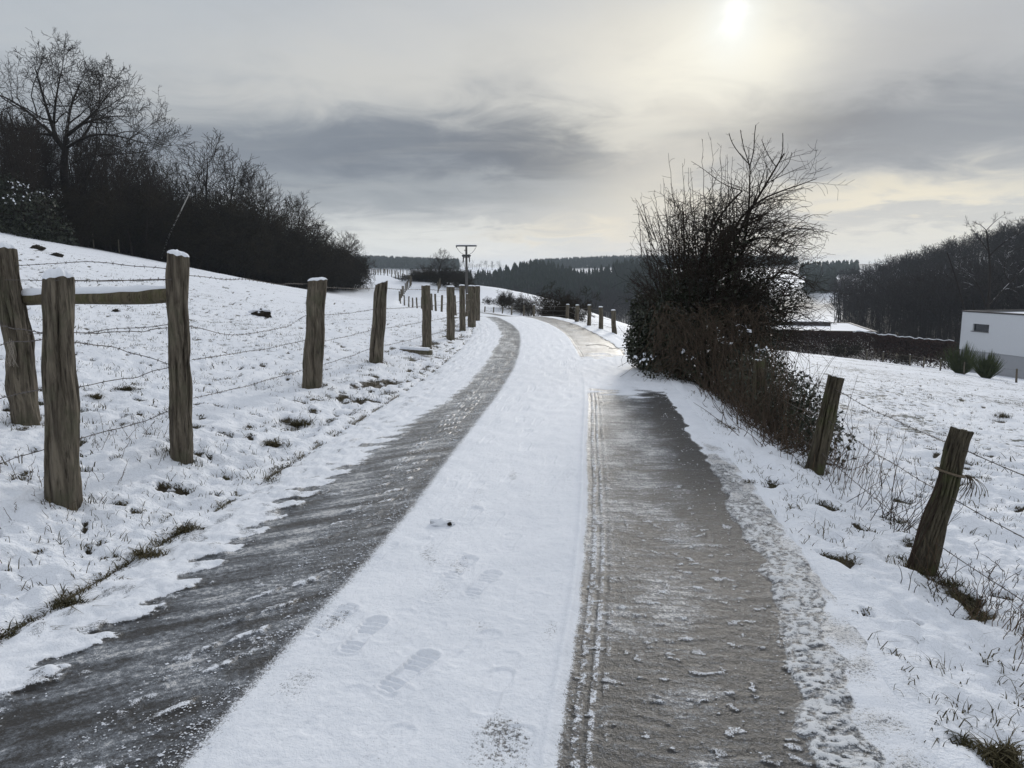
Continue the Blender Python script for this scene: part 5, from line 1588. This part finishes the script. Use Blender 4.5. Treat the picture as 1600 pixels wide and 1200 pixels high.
# snow covered board by the roadside fence
c_ = ground_hit(650, 552)
t = thing("board", "short board under a cap of snow lying on the left verge beside the fence", "board", c_)
t.rotation_euler = (0, .05, -.12)
def beam(lx, ly, lz, z0=0, seed=0, bev=.25):
    sx, sy = lx / 2, ly / 2; n = 14; prof = [(-1, 0), (-1, .8), (-.85, 1), (.85, 1), (1, .8), (1, 0)]
    V_ = []
    rgx = np.random.default_rng(seed)
    for i in range(n):
        x = -sx + lx * i / (n - 1)
        for (py_, pz) in prof: V_.append((x, py_ * sy * (1 + .06 * rgx.normal()), z0 + pz * lz * (1 + .05 * rgx.normal())))
    F_ = []; k = len(prof)
    for i in range(n - 1):
        for j in range(k): F_.append((i * k + j, i * k + (j + 1) % k, (i + 1) * k + (j + 1) % k, (i + 1) * k + j))
    F_.append(tuple(range(k))); F_.append(tuple(range((n - 1) * k, n * k))[::-1])
    me = bpy.data.meshes.new("plank"); me.from_pydata(V_, [], F_); return me
link("plank", beam(.62, .16, .085, -.02, 1), post_mat, t); me = beam(.56, .15, .05, .064, 2); me.name = "snow_layer"; link("snow_layer", me, snow_mat, t, (-.02, 0, 0))
# a stone in its little snow lump on the lane
v0, s0 = vs(690, 822); d = ray(690, 822); tq = EYE / -d[2]
c_ = Vector((d[0] * tq, d[1] * tq, .012))
t = thing("snow_lump", "small snow lump with a dark stone on the white strip between the wheel tracks", "snow lump", c_)
link("snow", lumpy("snow", "", "", c_, (.085, .05, .032), 31, None), snow_mat, t); link("stone", lumpy("stone", "", "", c_, (.014, .012, .012), 32, None), mole_mat, t, (.055, -.035, .012))
# thin branch on the verge below the bush
c_ = ground_hit(1020, 572)
t = thing("fallen_twig", "thin forked twig lying on the snow below the big bush", "twig", c_)
br_ = []; rgt = random.Random(9)
grow(br_, Vector((0, 0, .03)), Vector((1, .1, .12)), .55, .008, 1, dict(STY['scrub'], minr=.002, kids=[4, 4, 3, 0]), rgt, 2)
V_, F_ = tubes(br_, (5, 4, 3, 3)); link("branch", mesh_np("branch", V_, F_), twig, t)

# ---------------------------------------------------------------- utility pole
UY = 88
ub = at_ground(729, UY)
ut = P(728, 385, UY).z - ub.z
U = thing("utility_pole", "wooden power pole with a flat crossarm and insulator ring beyond the bend of the lane", "utility pole", ub)
pole_mat = plain("grey_pole", (.10, .095, .09), .8, .2)
dark_metal = plain("dark_metal", (.03, .032, .035), .5, .5)
z_ = np.linspace(-.5, ut, 10); V_, F_ = tube(np.stack([z_ * 0, z_ * 0, z_], -1), np.linspace(.17, .12, 10), 12); link("pole", mesh_np("pole", V_, F_), pole_mat, U)
def box(x0, x1, y0, y1, z0, z1):
    V_ = [(x, y, z) for z in (z0, z1) for y in (y0, y1) for x in (x0, x1)]
    return np.array(V_, dtype=float), np.array([(0, 2, 3, 1), (4, 5, 7, 6), (0, 1, 5, 4), (2, 6, 7, 3), (0, 4, 6, 2), (1, 3, 7, 5)])
def boxmesh(name, *bs):
    V_, F_ = merge([box(*b_) for b_ in bs]); return mesh_np(name, V_, F_, smooth=False)
link("crossarm", boxmesh("crossarm", (-1.22, 1.22, -.10, .10, ut - .02, ut + .13), (-1.22, -1.10, -.08, .08, ut - .13, ut - .022), (-.25, -.10, -.05, .05, ut - .5, ut - .4)), dark_metal, U)
link("arm_snow", boxmesh("arm_snow", (-1.18, 1.18, -.09, .09, ut + .132, ut + .19)), snow_mat, U)
for s in (-1, 1):
    z_ = np.array([-.16, -.10, -.08, 0, .08, .10, .16]); V_, F_ = tube(np.stack([z_ * 0 + s * .30, z_ * 0 - .1, z_ + ut - 1.08], -1), np.array([.08, .2, .24, .24, .24, .2, .08]), 10)
    link("switch_drum", mesh_np("switch_drum", V_, F_), dark_metal, U)
    z_ = np.linspace(0, 1, 5); V_, F_ = tube(np.stack([z_ * 0 + s * .36, z_ * 0, ut - 1.3 - .5 * z_], -1), np.array([.05, .09, .05, .09, .05]), 8); link("insulator", mesh_np("insulator", V_, F_), dark_metal, U)
    t_ = np.linspace(0, 1, 14); V_, F_ = tube(np.stack([s * (1.15 - .75 * t_), t_ * 0, ut - .1 - .75 * np.sin(t_ * math.pi / 2)], -1), .022, 4); link("jumper_cable", mesh_np("jumper_cable", V_, F_), dark_metal, U)
    V_, F_ = tube(np.stack([s * (.36 - .26 * t_), t_ * 0 - .05, ut - 1.8 - .9 * t_], -1), .018, 4); link("down_cable", mesh_np("down_cable", V_, F_), dark_metal, U)
link("bracket", boxmesh("bracket", (-.42, .42, -.14, -.02, ut - 1.32, ut - 1.24)), dark_metal, U)

# ---------------------------------------------------------------- buildings
stucco = plain("white_stucco", (.58, .60, .63), .85, .2, .03, 3)
plinth_m = plain("grey_plinth", (.33, .34, .36), .85, .2, .06, 4)
trim_m = plain("dark_roof_edge", (.045, .040, .040), .5, .4)
frame_m = plain("dark_window_frame", (.02, .022, .026), .4, .5)
glass_m, gn = new_mat("window_glass"); gn.bs.inputs['Base Color'].default_value = (.012, .016, .024, 1); gn.bs.inputs['Roughness'].default_value = .06; gn.bs.inputs['Specular IOR Level'].default_value = .6
# wall from its far corner (px 1505) towards the camera: real house 14 m x 9 m
A0 = P(1504, 487, 65.0); A1 = P(1600, 493, 58.8); A1.z = A0.z
ang = math.atan2(A1.y - A0.y, A1.x - A0.x)
zt = A0.z; zs = P(1502, 545, 65.0).z; zb = zs - 2.6
Hs = thing("white_house", "flat roofed white house with one small dark window at the right edge", "house", (A0.x, A0.y, zb))
Hs.rotation_euler = (0, 0, ang)           # local x runs along the visible wall, local +y away to the right/back
Lw, Dw = 15.0, 9.0; hz = zt - zb; hs2 = zs - zb
def lx_at(px):
    d = ray(px, 500); 
    # intersect the view azimuth with the wall line
    k = d[0] / d[1]; dx, dy = math.cos(ang), math.sin(ang)
    s = (k * A0.y - A0.x) / (dx - k * dy); return s
wx0, wx1 = lx_at(1521), lx_at(1546.5)
yw = A0.y + math.sin(ang) * wx0
wz1 = P(1521, 505.5, yw).z - zb; wz0 = P(1521, 517, yw).z - zb
# wall of the visible side, built round the window opening (front face y = 0, thickness .35)
link("wall", boxmesh("wall", (0, wx0, 0, .35, hs2, hz - .002), (wx1, Lw, 0, .35, hs2, hz - .002), (wx0, wx1, 0, .35, hs2, wz0), (wx0, wx1, 0, .35, wz1, hz - .002),
                     (0, .35, .352, Dw, hs2, hz - .002), (Lw - .35, Lw, .352, Dw, hs2, hz - .002), (.352, Lw - .352, Dw - .35, Dw, hs2, hz - .002)), stucco, Hs)
link("plinth", boxmesh("plinth", (.06, Lw - .06, .06, Dw - .06, -.5, hs2 - .002)), plinth_m, Hs)
rf = link("roof", boxmesh("roof", (.36, Lw - .36, .36, Dw - .36, hz - .35, hz - .15)), trim_m, Hs)
link("roof_snow", boxmesh("roof_snow", (.37, Lw - .37, .37, Dw - .37, hz - .148, hz - .06)), snow_mat, rf)
link("roof_edge", boxmesh("roof_edge", (-.05, Lw + .05, -.05, .40, hz, hz + .12), (-.05, .40, .402, Dw - .4, hz, hz + .12), (Lw - .40, Lw + .05, .402, Dw - .4, hz, hz + .12), (-.05, Lw + .05, Dw - .398, Dw + .05, hz, hz + .12)), trim_m, rf)
wn = link("window", boxmesh("window", (wx0, wx0 + .07, .14, .22, wz0, wz1), (wx1 - .07, wx1, .14, .22, wz0, wz1), (wx0 + .072, wx1 - .072, .14, .22, wz0, wz0 + .07), (wx0 + .072, wx1 - .072, .14, .22, wz1 - .07, wz1)), frame_m, Hs)
link("pane", boxmesh("pane", (wx0 + .07, wx1 - .07, .17, .19, wz0 + .07, wz1 - .07)), glass_m, wn)
link("sill", boxmesh("sill", (wx0 - .15, wx1 + .03, -.06, .139, wz0 - .05, wz0 - .003)), trim_m, wn)
# low flat roofed building beyond the hedge
F0 = P(1367, 519, 84)
Lb = thing("flat_roof_building", "low flat roofed building with snow on its roof behind the reddish hedge", "building", (F0.x, F0.y, F0.z - 3.2))
fa = math.atan2(0 - (-3.0), P(1180, 500, 92).x - F0.x)
e0 = Vector((29.9, 87.0, 0)); fa = math.atan2(e0.y - F0.y, e0.x - F0.x); Lf = math.hypot(e0.y - F0.y, e0.x - F0.x)
Lb.rotation_euler = (0, 0, fa)            # local x runs left and back along the front, local -y goes away
h3 = 3.2
link("wall", boxmesh("wall", (0, Lf, -16, 0, -2, h3 - .25)), plain("cream_render", (.52, .49, .45), .85, .2, .05, 3), Lb)
rf = link("roof", boxmesh("roof", (-.25, Lf + .25, -16.25, .25, h3 - .248, h3 - .05)), trim_m, Lb)
link("roof_snow", boxmesh("roof_snow", (.15, Lf - .15, -15.8, -.15, h3 - .048, h3 + .03)), snow_mat, rf)
link("roof_edge", boxmesh("roof_edge", (-.27, Lf + .27, -.14, .27, h3 - .046, h3 + .10), (-.27, .14, -15.84, -.142, h3 - .046, h3 + .10), (Lf - .14, Lf + .27, -15.84, -.142, h3 - .046, h3 + .10), (-.27, Lf + .27, -16.27, -15.842, h3 - .046, h3 + .10)), trim_m, rf)
link("upper_roof", boxmesh("upper_roof", (Lf * .28, Lf - .3, -15, -9, h3 + .032, h3 + .52)), trim_m, rf)
link("upper_snow", boxmesh("upper_snow", (Lf * .29, Lf - .4, -14.9, -9.1, h3 + .522, h3 + .60)), snow_mat, rf)

# beech hedge
h0 = at_ground(1195, 80); h1 = at_ground(1500, 66)
Hd = thing("beech_hedge", "long clipped reddish brown beech hedge across the far end of the right pasture", "hedge", (h0 + h1) / 2)
HO = np.array(Hd.location)
nh = 26000; u = nrb.random(nh)
X0 = h0.x + (h1.x - h0.x) * u; Y0 = h0.y + (h1.y - h0.y) * u
tz_ = np.array([P(px, py, yy).z for (px, py, yy) in [(1195, 513, 80), (1290, 517, 75.5), (1370, 519, 72), (1430, 527, 69), (1500, 534, 66)]])
top_ = np.interp(u, [0, .28, .54, .75, 1], tz_); gz_ = ground_z(X0, Y0, False)
bump_ = .12 * perlin(u * 40, u * 0 + .5, 3)
c_ = np.stack([X0 + nrb.normal(size=nh) * .12, Y0 + nrb.uniform(-.55, .55, nh), gz_ - .05 + (top_ + bump_ - gz_) * np.sqrt(nrb.random(nh))], -1)
a = nrb.normal(size=(nh, 3)); a /= np.linalg.norm(a, axis=1, keepdims=True); b = np.cross(a, nrb.normal(size=(nh, 3))); b /= np.linalg.norm(b, axis=1, keepdims=True)
s = nrb.uniform(.05, .11, nh)[:, None]
V_ = np.stack([c_ - a * s, c_ + b * s * .6, c_ + a * s, c_ - b * s * .6], 1).reshape(-1, 3)
link("foliage", mesh_np("foliage", V_ - HO, np.arange(nh * 4).reshape(nh, 4), smooth=False), hedge_mat, Hd)
uu = np.linspace(0, 1, 90); hp = np.stack([h0.x + (h1.x - h0.x) * uu, h0.y + (h1.y - h0.y) * uu, np.interp(uu, [0, .28, .54, .75, 1], tz_) + .04 + .12 * perlin(uu * 40, uu * 0 + .5, 3)], -1)
V_, F_ = tube(hp[46:], .11 * (.3 + .7 * np.abs(perlin(uu[46:] * 90, uu[46:] * 0 + 3, 4))), 6); V_[:, 2] = V_[:, 2] * 1
link("snow_crest", mesh_np("snow_crest", V_ - HO, F_), snow_mat, Hd)
br_ = []
for k in range(160):
    q = rgb.random(); a_ = Vector((h0.x + (h1.x - h0.x) * q, h0.y + (h1.y - h0.y) * q, 0)); a_.z = gz(a_.x, a_.y) - .1
    grow(br_, a_, Vector((rgb.gauss(0, .15), rgb.gauss(0, .15), 1)), 1.25, .03, 2, dict(STY['scrub'], minr=.012), rgb, 3)
V_, F_ = tubes(br_, (4, 4, 3, 3)); link("stems", mesh_np("stems", V_ - HO, F_), twig_red, Hd)
# rough shrubs and dry grass in front of the hedge
for k, (px, y, w, top, lab) in enumerate([(1325, 70, 60, 528, "rounded brown shrub in front of the reddish hedge"), (1228, 76, 40, 540, "low brown shrub at the left end of the reddish hedge"), (1425, 62.5, 36, 548, "small dry shrub behind the far pasture stakes")]):
    bush_at("brown_shrub", lab, px, y, w, top, SCRUB[k % 3], k * 2.0)
# broom shrubs by the house
def broom(label, px, y, wpx, top, seed):
    rg = random.Random(seed); b_ = at_ground(px, y); h = P(px, top, y).z - b_.z; w = wpx / FOC * y
    t = thing("broom_shrub", label, "shrub", b_); br_ = []
    for k in range(800):
        a = rg.uniform(0, 6.28); sp_ = abs(rg.gauss(0, .42))
        d = Vector((math.cos(a) * sp_ * w / h, math.sin(a) * sp_ * w / h, 1)).normalized()
        p0 = Vector((math.cos(a) * .1 * w, math.sin(a) * .1 * w, -.05)); L = h * rg.uniform(.35, 1.0) ** .7 * (1 + .2 * math.sin(a * 3))
        ps = [p0 + d * L * q / 4 + Vector((0, 0, .05 * L * (q / 4) ** 2)) for q in range(5)]
        br_.append((ps, [.012, .016, .015, .011, .004], 2))
    V_, F_ = tubes(br_, (4, 4, 3, 3)); link("stalks", mesh_np("stalks", V_, F_), broom_mat, t)
broom("larger green broom shrub left in front of the white house", 1515, 53, 50, 541, 3)
broom("smaller green broom shrub right in front of the white house", 1556, 49, 40, 553, 4)
# thin stakes at the wood's edge
sg = thing("boundary_fence", "few thin pale stakes of an old fence at the edge of the left wood", "fence", at_ground(170, 61))
for (px, y, hgt) in [(150, 62, 1.3), (189, 64, 1.2), (233, 67, 1.0)]:
    q = at_ground(px, y); build_post("stake", sg, q - Vector(sg.location), hgt, .06, .05, (.02, 0), int(px), post_mat, 0, .3, 6, 5)

# ---------------------------------------------------------------- haze over the valley
V_, F_ = box(-3300, 3300, -300, 3650, -24, 120)
zmin = float(GZ.min()); zmax = float(GZ.max())
V_, F_ = box(-3400, 3400, -320, 3760, zmin - 1.0, max(zmax, 60) + 6)
hz_m = bpy.data.materials.new("haze"); hz_m.use_nodes = True
hn = hz_m.node_tree; hn.nodes.clear()
ho = hn.nodes.new('ShaderNodeOutputMaterial'); pv = hn.nodes.new('ShaderNodeVolumePrincipled')
pv.inputs['Color'].default_value = (.78, .88, 1.0, 1); pv.inputs['Density'].default_value = HAZE
pv.inputs['Anisotropy'].default_value = .2
hn.links.new(pv.outputs[0], ho.inputs['Volume'])
stuff(link("haze", mesh_np("haze", V_, F_, smooth=False), hz_m))
